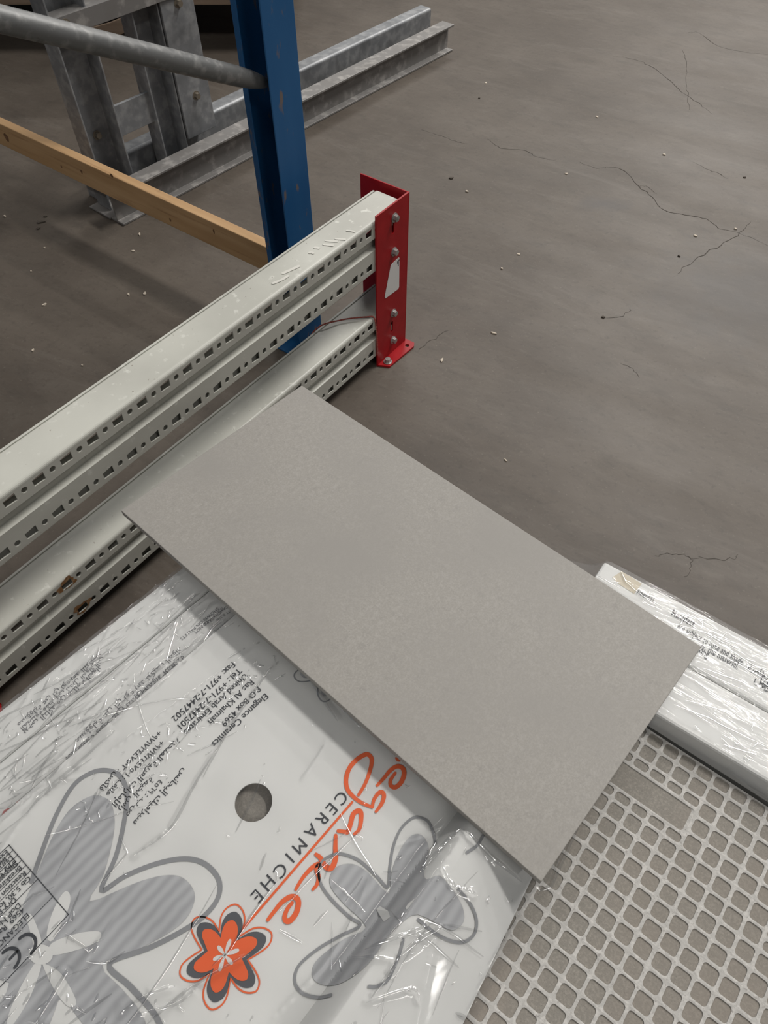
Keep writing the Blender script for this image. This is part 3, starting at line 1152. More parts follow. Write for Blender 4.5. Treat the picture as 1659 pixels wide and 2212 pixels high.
for t in np.linspace(0, 1, 25):
    rows.append([(*(VA + (VB - VA) * l + ((RA + (RB - RA) * l) - (VA + (VB - VA) * l)) * t), Z_CARD + RAMP_H * math.sin(t * math.pi / 2)) for l in lam])
for t in np.linspace(.1, 1, 10):
    rows.append([(*(RA + (RB - RA) * l + ((EA + (EB - EA) * l) - (RA + (RB - RA) * l)) * t), Z_CARD + RAMP_H + (EDGE_H - RAMP_H) * t ** 1.35) for l in lam])
rows = [[(p[0], p[1], min(p[2], (tile_under(p[0], p[1]) or 9) - .0015)) for p in r] for r in rows]
vs = [p for r in rows for p in r]
fs = [(k * nl + i, (k + 1) * nl + i, (k + 1) * nl + i + 1, k * nl + i + 1) for k in range(len(rows) - 1) for i in range(nl - 1)]
mb.add(vs, fs)
bpy.context.view_layer.update()
sl = rigid_print(obj('card_sleeve', mb, M['card']), tc)
bm = bmesh.new()
bm.from_mesh(sl.data)
bmesh.ops.remove_doubles(bm, verts=bm.verts, dist=1e-5)
bmesh.ops.recalc_face_normals(bm, faces=bm.faces)
if sum(f.normal.z * f.calc_area() for f in bm.faces) < 0:
    bmesh.ops.reverse_faces(bm, faces=bm.faces)
bm.to_mesh(sl.data)
bm.free()
md = sl.modifiers.new('board', 'SOLIDIFY')
md.thickness, md.offset = .0022, -1
bpy.context.view_layer.update()

LIFT = .0003


def card_print(name, mb, m, label=None, lift=0.0):
    o = rigid_print(obj(name, mb, m), sl)
    if label:
        o['label'] = label
    return o


def cpx(pts):
    return [surf_pt(p, z_card)[:2] for p in pts]


# big grey flower under the label
z6 = zmap(0, 1650, .3376)
big = [(240, 700), (330, 480), (440, 300), (560, 215), (640, 205), (710, 250), (735, 370), (715, 520), (660, 720), (575, 880), (800, 790), (950, 735), (1080, 712), (1170, 730),
       (1235, 800), (1245, 880), (1200, 980), (1100, 1070), (900, 1180), (655, 1285), (780, 1440), (880, 1560), (940, 1680), (950, 1800), (880, 1880), (760, 1850), (560, 1700),
       (400, 1500), (330, 1640), (200, 1900), (60, 2050), (-80, 2050), (-140, 1900), (-80, 1650), (60, 1400), (-200, 1380), (-420, 1300), (-480, 1150), (-380, 1060), (-160, 1030),
       (110, 1060), (150, 900), (215, 760)]
mb = MB()
fill(mb, smooth_path(cpx(z6(big)), 3, True), z_card, .0004)
card_print('grey_flower', mb, M['petal'])
mb = MB()
for pts in ([(205, 750), (270, 560), (360, 330), (470, 140), (580, 60), (680, 42), (770, 80), (815, 200), (790, 400), (740, 600), (650, 810), (800, 720), (1000, 640), (1180, 608),
             (1310, 640), (1400, 740), (1395, 860), (1300, 980), (1150, 1080), (950, 1180), (700, 1280), (830, 1420), (960, 1560), (1030, 1680), (1080, 1850)],):
    ribbon(mb, smooth_path(cpx(z6(pts)), 5), .0042, z_card, lift=.0006)
card_print('flower_outline', mb, M['outline'])
mb = MB()
for pts in ([(300, 1110), (320, 1000), (370, 880), (420, 815), (450, 840), (445, 910), (400, 1010), (340, 1130)], [(330, 1150), (480, 1090), (610, 1070), (650, 1090), (620, 1140), (500, 1190), (330, 1225)],
            [(290, 1280), (380, 1330), (450, 1430), (490, 1520), (470, 1555), (420, 1540), (340, 1430), (280, 1300)], [(240, 1260), (265, 1300), (200, 1480), (120, 1620), (70, 1680), (45, 1660), (80, 1540), (160, 1380)],
            [(230, 1190), (190, 1060), (170, 980), (195, 960), (230, 1020), (270, 1150)]):
    fill(mb, smooth_path(cpx(z6(pts)), 3, True), z_card, .0006)
fill(mb, [surf_pt((89 + 26 * math.cos(t), 2062 + 22 * math.sin(t)), z_card)[:2] for t in np.linspace(0, 2 * math.pi, 20)[:-1]], z_card, .0007)
card_print('flower_stamens', mb, M['card'])

# second grey flower, crossing the bent part of the card
z3 = zmap(560, 1650, .3617)
mb = MB()
fl2 = [(770, 775), (790, 650), (830, 540), (890, 445), (950, 420), (995, 455), (1012, 520), (985, 640), (1000, 690), (1080, 670), (1160, 760), (1215, 860), (1222, 940), (1180, 985), (1120, 985), (950, 900), (850, 950),
       (760, 1040), (680, 1160), (600, 1240), (500, 1305), (420, 1325), (345, 1305), (315, 1255), (335, 1185), (410, 1115), (510, 1045), (640, 975), (510, 840), (430, 740), (425, 665), (470, 612), (560, 600), (650, 650)]
P = smooth_path(cpx(z3(fl2)), 3, True)
# fine subdivision so that the print follows the bend
bmv = bmesh.new()
vv = [bmv.verts.new((p[0], p[1], 0)) for p in P]
es = [bmv.edges.new((vv[i], vv[(i + 1) % len(vv)])) for i in range(len(vv))]
bmesh.ops.triangle_fill(bmv, edges=es, use_beauty=True)
for _ in range(9):
    lg = [e for e in bmv.edges if e.calc_length() > .0028]
    if not lg:
        break
    bmesh.ops.subdivide_edges(bmv, edges=lg, cuts=1)
    bmesh.ops.triangulate(bmv, faces=[f for f in bmv.faces if len(f.verts) > 3])
for v in bmv.verts:
    v.co.z = z_card(v.co.x, v.co.y) + .0008
bmv.verts.index_update()
mb.add([v.co for v in bmv.verts], [tuple(v.index for v in f.verts) for f in bmv.faces])
bmv.free()
card_print('grey_flower', mb, M['petal'])
mb = MB()
for pts in ([(1050, 480), (1045, 430), (1010, 350), (950, 320), (900, 335), (840, 400), (800, 500), (780, 620), (767, 735), (700, 670), (600, 580), (500, 540), (440, 545), (375, 585), (355, 660), (380, 740),
             (450, 830), (540, 915), (603, 965), (480, 1030), (360, 1100), (260, 1180), (220, 1240), (215, 1310), (260, 1370), (350, 1395), (430, 1380)],
            [(1190, 750), (1250, 820), (1290, 900), (1298, 970), (1275, 1030), (1215, 1065), (1140, 1055), (1050, 1010), (950, 930)], [(860, 1050), (840, 1130), (800, 1230), (760, 1300), (700, 1330), (655, 1330)],
            [(1340, 425), (1300, 490), (1240, 530)]):
    mb = MB()
    ribbon(mb, smooth_path(cpx(z3(pts)), 8), .0023, z_card, lift=.0010)
    card_print('flower_outline', mb, M['outline'])
zc6 = zmap(620, 1380, .1537)
for pts in ([(160, 440), (115, 480), (100, 520), (120, 570), (170, 600), (230, 605), (325, 590), (420, 540)], [(437, 640), (432, 760), (450, 830), (490, 875), (530, 885), (580, 870), (640, 820)]):
    mb = MB()
    ribbon(mb, smooth_path(cpx(zc6(pts)), 5), .0014, z_card, lift=.0006)
    card_print('flower_outline', mb, M['outline'])
mb = MB()
fill(mb, cpx(zc6([(190, 470), (190, 510), (230, 550), (290, 558), (360, 545), (300, 480), (240, 440)])), z_card, .0004)
fill(mb, cpx(zc6([(470, 700), (480, 770), (510, 810), (560, 810), (600, 760), (540, 700)])), z_card, .0004)
card_print('grey_flower', mb, M['petal'])
mb = MB()
for pts in ([(700, 870), (720, 850), (770, 880), (782, 915), (745, 945), (725, 915)], [(872, 860), (890, 835), (935, 800), (900, 850), (880, 872)]):
    fill(mb, cpx(z3(pts)), z_card, .0012)
card_print('flower_stamens', mb, M['card'])

# orange flower logo
z2 = zmap(360, 1600, .3617)
fc = (348, 1280)
tips = [(395, 1072), (540, 1190), (478, 1428), (292, 1505), (165, 1365), (224, 1130)]


def flower(tip_scale, valley, wide, extra=0.0, shift=(0, 0), n=11):
    out = []
    ang = [math.atan2(t[1] - fc[1], t[0] - fc[0]) for t in tips]
    rad = [math.hypot(t[0] - fc[0], t[1] - fc[1]) for t in tips]
    for i in range(6):
        a, r = ang[i], rad[i] * tip_scale + extra
        an = ang[(i + 1) % 6]
        while an < a:
            an += 2 * math.pi
        am = (a + an) / 2
        ap = ang[(i - 1) % 6]
        while ap > a:
            ap -= 2 * math.pi
        av = (a + ap) / 2
        rv = valley
        # petal drawn as a cubic bulge from valley to tip to valley
        p0 = np.array([math.cos(av), math.sin(av)]) * rv
        p1 = np.array([math.cos(am), math.sin(am)]) * rv
        tip = np.array([math.cos(a), math.sin(a)]) * r
        tn = np.array([-math.sin(a), math.cos(a)])
        w = wide
        ctl = [p0, tip * .70 - tn * w, tip * .90 - tn * w * .68, tip, tip * .90 + tn * w * .68, tip * .70 + tn * w, p1]
        seg = smooth_path(ctl, 4)
        out += seg[:-1]
    return [(fc[0] + shift[0] + p[0], fc[1] + shift[1] + p[1]) for p in out]


mb = MB()
fill(mb, cpx(z2(flower(1.22, 128, 62, 6, (4, 2)))), z_card, .0006)
card_print('logo_flower_backing', mb, M['ink_grey'])
mb = MB()
fill(mb, cpx(z2(flower(1.0, 104, 46))), z_card, .0009)
card_print('logo_flower', mb, M['ink_orange'], 'orange six-petal flower')
mb = MB()
ribbon(mb, cpx(z2(flower(1.42, 140, 72, 6))), .0013, z_card, True, lift=.0006)
a_, b_ = cpx([(528, 2003), (761, 1733)])
ribbon(mb, [a_ + (b_ - a_) * t for t in np.linspace(0, 1, 8)], .0022, z_card, lift=.0007)
card_print('logo_outline', mb, M['ink_orange'])
mb = MB()
for (x, y, l) in [(372, 1215, 1.3), (410, 1258, 1.25), (385, 1325, 1.1), (325, 1350, 1.25), (292, 1303, 1.1), (315, 1238, 1.1)]:
    d_ = np.array([x - fc[0], y - fc[1]], float)
    e_ = np.array(fc) + d_ * l
    q = cpx(z2([tuple(np.array(fc) + (e_ - fc) * t) for t in np.linspace(0.0, 1, 7)]))
    ribbon(mb, q, [.0010, .0014, .0022, .0028, .0034, .0034, .0026], z_card, lift=.0011)
card_print('logo_stamens', mb, M['card'])

# orange script lettering (elegance): the letters the grey tile leaves visible
mb = MB()
script = [
    ([(1258, 268), (1300, 222), (1335, 180), (1375, 155), (1408, 165), (1418, 200), (1400, 250), (1365, 280), (1338, 268), (1338, 235), (1365, 195)], 1.0),
    ([(1147, 325), (1185, 260), (1213, 185), (1225, 120), (1212, 90), (1185, 85), (1135, 115), (1092, 165), (1072, 230), (1080, 290), (1115, 335), (1165, 372), (1228, 398)], 1.0),
    ([(1228, 398), (1238, 355), (1262, 318), (1285, 308), (1298, 330), (1288, 370), (1268, 402), (1250, 425)], .9),
    ([(1024, 540), (1060, 545), (1082, 545), (1098, 500), (1115, 440), (1145, 420), (1162, 435), (1160, 490), (1148, 535), (1122, 558)], 1.0),
    ([(1010, 568), (1008, 640), (1010, 700), (990, 755), (962, 762), (938, 735), (918, 700), (892, 680)], 1.1),
    ([(772, 888), (812, 822), (855, 772), (885, 748), (908, 740), (896, 772), (908, 815), (898, 860), (874, 888)], .9),
    ([(606, 1070), (650, 1012), (690, 965), (738, 935), (775, 940), (788, 972), (775, 1028), (742, 1072), (716, 1078), (705, 1055), (722, 1005), (750, 970)], 1.05),
    ([(1370, 105), (1380, 118), (1395, 122)], .6),
]
for pts, k in script:
    sm = smooth_path(cpx(z2(pts)), 6)
    n = len(sm)
    ws = [.0038 * k * (.75 + .45 * math.sin(math.pi * min(1, (i + 1) / n * 1.0))) for i in range(n)]
    ribbon(mb, sm, ws, z_card, lift=.0008 + .00004 * script.index((pts, k)))
card_print('brand_script', mb, M['ink_orange'], 'orange handwritten brand lettering')

# CERAMICHE
mb = MB()
letters = 'CERAMICHE'
posn = [(1045, 345), (988, 410), (930, 473), (868, 543), (797, 632), (738, 703), (682, 778), (607, 852), (542, 932)]
rdv = cpx(z2([posn[0], posn[-1]]))
ex = (rdv[1] - rdv[0]) / np.linalg.norm(rdv[1] - rdv[0])
ey = np.array([-ex[1], ex[0]])
for ch, p in zip(letters, posn):
    c = cpx(z2([p]))[0]
    v, f = text_mesh(ch)
    wd = (v[:, 0].max() - v[:, 0].min())
    k = .0118 / .727
    a = c - ex * wd * k / 2 - ey * .0059
    letter(mb, ch, a, a + ex * wd * k, z_card, .0006)
card_print('logo_caption', mb, M['ink'])

# address block, English then Arabic
mb = MB()
for body, a, b_ in [('Elegance Ceramics', (572, 1498), (456, 1606)), ('P.O Box 4569', (556, 1483), (477, 1562)), ('Ras Al Khaimah', (541, 1468), (449, 1558)),
                    ('United Arab Emirates', (528, 1455), (396, 1580)), ('Tel.: +971-7-2447501', (515, 1443), (383, 1567)), ('Fax: +971-7-2447502', (501, 1430), (370, 1551))]:
    letter(mb, body, *cpx([a, b_]), z_card, .0006)
for body, a, b_ in [('سيراميك إليجانس', (397, 1660), (287, 1776)), ('ص.ب. : ٤٥٦٩', (345, 1684), (272, 1759)), ('رأس الخيمة', (325, 1678), (256, 1747)),
                    ('الإمارات العربية المتحدة', (382, 1594), (242, 1736)), ('هاتف : +٩٧١٧٢٤٤٧٥٠١', (348, 1599), (227, 1714)), ('فاكس : +٩٧١٧٢٤٤٧٥٠٢', (342, 1578), (214, 1702))]:
    letter(mb, arabic(body), *cpx([a, b_]), z_card, .0006)
card_print('address_print', mb, M['ink'])

# product label: ruled box, rows of small type, CE mark
mb = MB()
tl, bl = cpx(z6([(440, 965), (60, 520)]))
lab_dn = (bl - tl) / np.linalg.norm(bl - tl)
lab_ex = np.array([-lab_dn[1], lab_dn[0]])
if lab_ex @ np.array([-1, -1]) < 0:
    lab_ex = -lab_ex
H_l = np.linalg.norm(bl - tl)
ribbon(mb, [tl, bl], .0007, z_card, lift=.0009)
for t in (0, .25, .50, .62, .70, .775, .85, .925, 1.0):
    a = tl + lab_dn * H_l * t
    ribbon(mb, [a, a + lab_ex * .15], .0007 if t in (0, 1.0) else .0005, z_card, lift=.0009)
rows_ = [('ELEGANCE CERAMICS', .33), ('4569, Ras Al Khaimah', .41), ('DoP No.: 0057', .47), ('Dry-pressed ceramic tile', .545), ('Gb 5.30, for walls', .60), ('Reaction to fire', .675), ('Breaking strength', .75),
         ('Slipperiness', .815), ('PTV Slider', .855), ('Durability', .90), ('1 Internal', .94), ('Extern', .985)]
for body, t in rows_:
    a = tl + lab_dn * H_l * t + lab_ex * (.004 + (.018 if .3 < t < .6 else 0))
    v, _ = text_mesh(body)
    letter(mb, body, a, a + lab_ex * (v[:, 0].max() - v[:, 0].min()) * .0068, z_card, .0009)
card_print('product_label_print', mb, M['ink'])
mb = MB()
for cpt in ((165, 1165), (60, 1255)):
    c = cpx(z6([cpt]))[0]
    a0 = math.atan2(lab_dn[1], lab_dn[0]) + math.pi / 2
    arc = [c + .0085 * (lab_ex * -math.cos(t) + lab_dn * -math.sin(t)) for t in np.linspace(-math.pi * .5, math.pi * .5, 16)]
    ribbon(mb, arc, .0026, z_card, lift=.0009)
    if cpt[0] == 60:
        ribbon(mb, [c - lab_ex * .008, c - lab_ex * .001], .0022, z_card, lift=.0009)
card_print('ce_mark', mb, M['ink'])

# small type on the cartons standing on edge
mbs_ = [MB(), MB()]
zl = flat(Z_LEFT)
lpx = lambda p: U(p[0], p[1], Z_LEFT)[:2]
zL = zmap(0, 1150, .3376)
sets = [
    (1, 'مسؤولية عن أي نوع بعد التركيب', (640, 775), (110, 1225)), (1, 'المصنعة فقط على تبديل المواد التي', (660, 800), (130, 1250)), (1, 'يرجى التأكد من سلامة المواد', (640, 850), (150, 1275)),
    (0, 'مسؤولية عن أي نوع بعد تركيب المواد', (1150, 735), (480, 1330)), (0, 'المصنعة فقط على تبديل المواد المعيبة', (1165, 785), (420, 1440)), (0, 'التأكد من جودة المواد قبل التركيب', (1130, 840), (350, 1540)),
]
for w_, body, a, b_ in sets:
    letter(mbs_[w_], arabic(body), lpx(zL([a])[0]), lpx(zL([b_])[0]), zl, .0004)
for k, (body, a, b_) in enumerate([('UTY IF THE', (1480, 490), (1380, 560)), ('CANCELLED TO', (1450, 470), (1300, 590)), ('USE, IT WILL NOT', (1420, 480), (1240, 640)), ('SHOWN ON PALLETS', (1390, 480), (1150, 680)),
                                   ('ACCEPTED TO', (1460, 560), (1330, 660)), ('REQUEST', (1490, 580), (1400, 650))]):
    letter(mbs_[0], body, lpx(zL([a])[0]), lpx(zL([b_])[0]), zl, .0004)
for k in range(2):
    rigid_print(obj('small_print', mbs_[k], M['ink_small']), left_cartons[k].children[0])
mb = MB()
zq = zmap(0, 1440, .1717)
q = [lpx(p) for p in zq([(40, 1900), (60, 1830), (120, 1800), (180, 1830), (190, 1890), (140, 1930), (100, 1960), (60, 1990)])]
ribbon(mb, smooth_path(q, 5), .0030, zl, lift=.0004)
q = [lpx(p) for p in zq([(190, 1760), (240, 1700), (310, 1690), (330, 1730), (280, 1800)])]
ribbon(mb, smooth_path(q, 5), .0025, zl, lift=.0004)
rigid_print(obj('red_print', mb, M['ink_red']), left_cartons[0].children[0])

zrz = flat(Z_RIGHT)
rpx = lambda p: U(p[0], p[1], Z_RIGHT)[:2]
zR = zmap(1100, 1150, .337)
mb = MB()
for body, a, b_ in [('Fineness', (815, 395), (925, 445)), ('Manufact', (1035, 530), (1180, 607)), ('are subject to tone and shade', (1075, 612), (1492, 850)), ('ly, the material,', (1225, 742), (1462, 878)), ('fixing.', (1185, 760), (1278, 808)),
                    (arabic('الخاصة'), (1525, 885), (1665, 955)), (arabic('قبل'), (1570, 950), (1665, 1000)), (arabic('فقط'), (1605, 1000), (1680, 1040))]:
    letter(mb, body, rpx(zR([a])[0]), rpx(zR([b_])[0]), zrz, .0006, 1.75)
rigid_print(obj('small_print', mb, M['ink']), right_cartons[1].children[0])
# brown tape mark on the outer carton
mb = MB()
M['tape'] = mat('beige_tape', (0.50, 0.44, 0.33), 0.5)
fill(mb, [rpx(p) for p in zR([(660, 290), (720, 250), (850, 330), (800, 395), (700, 330)])], zrz, .0003)
rigid_print(obj('tape_patch', mb, M['tape']), right_cartons[1].children[0])

# ---- stretch film: a fine draped sheet over the load, wrinkled, with skirts down the outer sides
film = empty('stretch_film', (0, 0, 0))
tag(film, 'clear wrinkled stretch film wrapped over the tile cartons, torn open above the ribbed tile', 'film')
ld = ldir
lout = L0 + lm * (2 * lw + .005)
A_ = lout - ld * .36                       # outer left, near
B_ = np.array([-.137, .527])               # far left corner
C_ = np.array([.209, .473])
Dd = RI + rdir * (-.125) + rm * .1415      # far corner of the far-side cartons
E_ = Dd + rdir * .62
OUT = [A_, lout + ld * .345, B_, C_, Dd, E_]
OUT_POLY = [A_, lout + ld * .345, B_, C_, Dd, E_, np.array([.55, -.30]), np.array([-.2, -.45])]
# torn opening above the ribbed tile: bounded by pixels measured on the photograph
op_px = [(1430, 1560), (1500, 1592), (1560, 1640), (1659, 1730), (1760, 1800), (1900, 2300), (1010, 2330), (1040, 2190), (1100, 2070), (1150, 1985), (1138, 1960), (1160, 1918), (1178, 1917), (1205, 1870), (1255, 1770), (1330, 1650)]
OPEN = [U(x, y, .466)[:2] for x, y in op_px]


def inside(poly, X, Y):
    r = np.zeros(X.shape, bool)
    n = len(poly)
    for i in range(n):
        x0, y0 = poly[i]
        x1, y1 = poly[(i + 1) % n]
        c = ((y0 > Y) != (y1 > Y)) & (X < (x1 - x0) * (Y - y0) / (y1 - y0 + 1e-12) + x0)
        r ^= c
    return r


G = .0018
e1, e2 = ga, gb_
ia = np.arange(-.30, .56, G)
ib = np.arange(-.50, .44, G)
AA, BB = np.meshgrid(ia, ib, indexing='ij')
X = e1[0] * AA + e2[0] * BB
Y = e1[1] * AA + e2[1] * BB
keep = inside(OUT_POLY, X, Y) & ~inside(OPEN, X, Y)
# support heights
base = np.full(X.shape, Z_TILE + .0005)
dv = (X - V0[0]) * vd[1] - (Y - V0[1]) * vd[0]
dr = (X - R0[0]) * rd[1] - (Y - R0[1]) * rd[0]
tt = np.clip(dv / np.maximum(dv - dr, 1e-6), 0, 1)
zcard = Z_CARD + RAMP_H * np.sin(tt * np.pi / 2) * (dv > 0)
de_ = (X - E0[0]) * ed[1] - (Y - E0[1]) * ed[0]
tr_ = np.clip(dr / np.maximum(dr - de_, 1e-6), 0, 1)
zcard = np.where(dr >= 0, Z_CARD + RAMP_H + (EDGE_H - RAMP_H) * tr_ ** 1.35, zcard)
cardpoly = [iA, VA, RA, EA, EB, RB, VB, iB]
base = np.where(inside(cardpoly, X, Y), zcard, base)
dl = (X - L0[0]) * lm[0] + (Y - L0[1]) * lm[1]
base = np.where(dl > 0, Z_LEFT, base)
drr = (X - RI[0]) * rm[0] + (Y - RI[1]) * rm[1]
arr = (X - RI[0]) * rdir[0] + (Y - RI[1]) * rdir[1]
on_right = (drr > 0) & (arr > -.122)
base = np.where(on_right, Z_RIGHT, base)
off_corner = (drr > .005) & (arr <= -.122)
base = np.where(off_corner, .455, base)


def blur(a, k, n=2):
    for _ in range(n):
        for ax_ in (0, 1):
            c = np.cumsum(np.concatenate([np.repeat(a.take([0], ax_), k + 1, ax_), a, np.repeat(a.take([-1], ax_), k, ax_)], ax_), ax_)
            m_ = a.shape[ax_]
            a = (c.take(range(2 * k + 1, 2 * k + 1 + m_), ax_) - c.take(range(0, m_), ax_)) / (2 * k + 1)
    return a


drape = np.maximum(base, blur(base, 5)) + .0016
drape = np.maximum(base + .0012, blur(drape, 2))
wr = np.zeros(X.shape)
ext = 0.0


def ridge(p, q, h, wd, bend=0.0, zig=0.0):
    """one wrinkle from p to q: a narrow raised fold, fading at its ends"""
    p, q = np.array(p), np.array(q)
    d_ = q - p
    ln = np.linalg.norm(d_)
    if ln < 1e-4:
        return
    d_ /= ln
    nn_ = np.array([-d_[1], d_[0]])
    # limit to the bounding window
    ca, cb = (p + q) / 2 @ e1, (p + q) / 2 @ e2
    rr = ln / 2 + 4 * wd + abs(bend)
    i0, i1 = np.searchsorted(ia, ca - rr), np.searchsorted(ia, ca + rr)
    j0, j1 = np.searchsorted(ib, cb - rr), np.searchsorted(ib, cb + rr)
    if i1 <= i0 or j1 <= j0:
        return
    sx, sy = X[i0:i1, j0:j1], Y[i0:i1, j0:j1]
    t = ((sx - p[0]) * d_[0] + (sy - p[1]) * d_[1]) / ln
    o_ = (sx - p[0]) * nn_[0] + (sy - p[1]) * nn_[1] - bend * np.sin(np.clip(t, 0, 1) * np.pi) - zig * np.sin(t * ln * 260)
    env = np.clip(np.minimum(t, 1 - t) * 5 + .15, 0, 1) * (t > -.05) * (t < 1.05)
    # asymmetric crest: sharp on one side
    prof_ = np.where(o_ > 0, np.exp(-np.abs(o_) / wd), np.exp(-np.abs(o_) / (wd * .55)))
    wr[i0:i1, j0:j1] = np.maximum(wr[i0:i1, j0:j1], h * env * prof_)


def rnd_ridges(n, sampler, az0, spread, lo, hi, h, wd, bend=.004):
    for _ in range(n):
        p = sampler()
        a = math.radians(az0 + rng.normal(0, spread))
        l = lo + (hi - lo) * rng.random() ** 2
        d_ = np.array([math.sin(a), math.cos(a)]) * l / 2
        ridge(p - d_, p + d_, h * (.5 + rng.random()), wd * (.7 + .6 * rng.random()), rng.normal(0, bend), 0)


left_s = lambda: L0 + ld * rng.uniform(-.26, .34) + lm * rng.uniform(-.004, .098)
right_s = lambda: RI + rdir * rng.uniform(-.10, .34) + rm * rng.uniform(-.006, .138)
card_s = lambda: surf_pt((rng.uniform(-60, 1150), rng.uniform(1380, 2260)), z_card)[:2]
rnd_ridges(60, left_s, 43, 7, .03, .18, .0008, .0017)
rnd_ridges(70, right_s, 126, 6, .02, .14, .0008, .0016)
rnd_ridges(14, card_s, 36, 12, .05, .22, .0009, .0016, .006)
big_folds = [
    (z3([(1200, 390), (1090, 500), (970, 650)]), .0070, .0040), (z3([(1215, 395), (1400, 570), (1570, 712)]), .0060, .0035), (z3([(630, 1110), (900, 1010), (1010, 970)]), .0050, .0030),
    (z3([(1110, 965), (960, 1050), (830, 1160)]), .0055, .0030), (z3([(830, 1160), (770, 1260), (670, 1400)]), .0040, .0030), (z3([(640, 1425), (880, 1345), (940, 1360), (960, 1430)]), .0042, .0026),
    (z3([(1090, 610), (1130, 690), (1170, 740), (1250, 760), (1300, 790)]), .0060, .0036), (z3([(1050, 480), (960, 650)]), .0040, .0030), (z3([(555, 1155), (800, 1165)]), .0030, .0024),
    (zmap(0, 0, 1)([(470, 1620), (420, 1700), (370, 1790), (290, 1850)]), .0030, .0026), (zmap(0, 0, 1)([(590, 1440), (540, 1510), (500, 1570), (440, 1680)]), .0026, .0024),
    (zmap(0, 0, 1)([(650, 1440), (690, 1500), (730, 1560)]), .0026, .0024), (zmap(0, 0, 1)([(700, 1490), (745, 1535), (780, 1575)]), .0050, .0026), (zmap(0, 0, 1)([(540, 2060), (420, 2130), (320, 2212)]), .0042, .0028),
    (zmap(0, 0, 1)([(430, 2130), (380, 2170), (300, 2190)]), .0040, .0028), (zmap(0, 0, 1)([(260, 2190), (320, 2150), (380, 2130)]), .0038, .0026), (zmap(0, 0, 1)([(80, 2212), (140, 2110), (150, 2095)]), .0038, .0028),
    (zmap(0, 0, 1)([(60, 1760), (100, 1716), (200, 1640)]), .0034, .0026), (zmap(0, 0, 1)([(80, 1725), (160, 1660), (250, 1580)]), .0034, .0026),
]
for pts, h_, w_ in big_folds:
    q = [surf_pt(p, z_card)[:2] for p in pts]
    for a, b_ in zip(q[:-1], q[1:]):
        ridge(a - (b_ - a) * .03, b_ + (b_ - a) * .03, h_ * .6, w_ * .8)
Z = drape + wr
# gentle billow
ph = rng.random(8) * 6.28
Z += .0002 * (np.sin(X * 70 + Y * 35 + ph[0]) * np.sin(Y * 62 - X * 28 + ph[1]) + 1)
# the loose tile presses the film down
z_u = TILE_C[2] - ((X - TILE_C[0]) * TILE_W[0] + (Y - TILE_C[1]) * TILE_W[1]) / TILE_W[2]
rel = np.stack([X - TILE_C[0], Y - TILE_C[1], z_u - TILE_C[2]], -1)
under = (np.abs(rel @ TILE_U) < .1505) & (np.abs(rel @ TILE_V) < .3005)
Z = np.where(under, np.minimum(Z, z_u - T / TILE_W[2] - .0006), Z)
# free torn edge dips to the ribbed tile
opm = inside(OPEN, X, Y)
near_open = blur(opm.astype(float), 3) > .02
Z = np.where(near_open & ~on_right & (Z < .4725), np.minimum(Z, np.maximum(base + .0012, Z_TILE + .002) + wr), Z)


def sheet(name, mask, m):
    idx = -np.ones(X.shape, int)
    cellm = mask[:-1, :-1] & mask[1:, :-1] & mask[:-1, 1:] & mask[1:, 1:]
    use = np.zeros(X.shape, bool)
    use[:-1, :-1] |= cellm
    use[1:, :-1] |= cellm
    use[:-1, 1:] |= cellm
    use[1:, 1:] |= cellm
    idx[use] = np.arange(use.sum())
    vs = np.stack([X[use], Y[use], Z[use]], -1)
    ii, jj = np.nonzero(cellm)
    fs = np.stack([idx[ii, jj], idx[ii, jj + 1], idx[ii + 1, jj + 1], idx[ii + 1, jj]], -1)
    n_ = np.cross(vs[fs[0, 1]] - vs[fs[0, 0]], vs[fs[0, 2]] - vs[fs[0, 0]])
    if n_[2] < 0:
        fs = fs[:, ::-1]
    return obj(name, (vs.tolist(), [], fs.tolist()), m, film, smooth=True)


lm_mask = dl > -.0035
rm_mask = (drr > -.004) & ~lm_mask
grow = lambda a: a | np.roll(a, 1, 0) | np.roll(a, -1, 0) | np.roll(a, 1, 1) | np.roll(a, -1, 1)
sheet('film_rail_side', keep & grow(lm_mask & ~rm_mask), M['film_left'])
sheet('film_floor_side', keep & grow(rm_mask), M['film_right'])
sheet('film_top', keep & ~(lm_mask | rm_mask), M['film'])
# skirts down the outer faces
mb = MB()
top = []
for a, b_ in zip(OUT[:-1], OUT[1:]):
    n_ = max(2, int(np.linalg.norm(b_ - a) / .01))
    top += [a + (b_ - a) * t for t in np.linspace(0, 1, n_, endpoint=False)]
top.append(OUT[-1])


def z_at(p):
    i = int(np.clip(round((p @ e1 - ia[0]) / G), 0, len(ia) - 1))
    j = int(np.clip(round((p @ e2 - ib[0]) / G), 0, len(ib) - 1))
    return Z[i, j]


cen = np.array([0.0, .12])
rows = []
NZ = 14
for k in range(NZ):
    row = []
    for i, p in enumerate(top):
        o_ = p - cen
        o_ /= np.linalg.norm(o_)
        zt = z_at(p) - .0005
        f_ = k / (NZ - 1)
        z = zt + (.10 - zt) * f_
        off = (.0012 + .0035 * math.sin(min(1, f_ * 9) * math.pi / 2)) + .0012 * rng.normal() * min(1, f_ * 6)
        q = p + o_ * (off if k else 0.0)
        row.append((q[0], q[1], z))
    rows.append(row)
n_ = len(top)
mb.add([p for r in rows for p in r], [(k * n_ + i, k * n_ + i + 1, (k + 1) * n_ + i + 1, (k + 1) * n_ + i) for k in range(NZ - 1) for i in range(n_ - 1)])
obj('film_skirt', mb, M['film_right'], film, smooth=True)

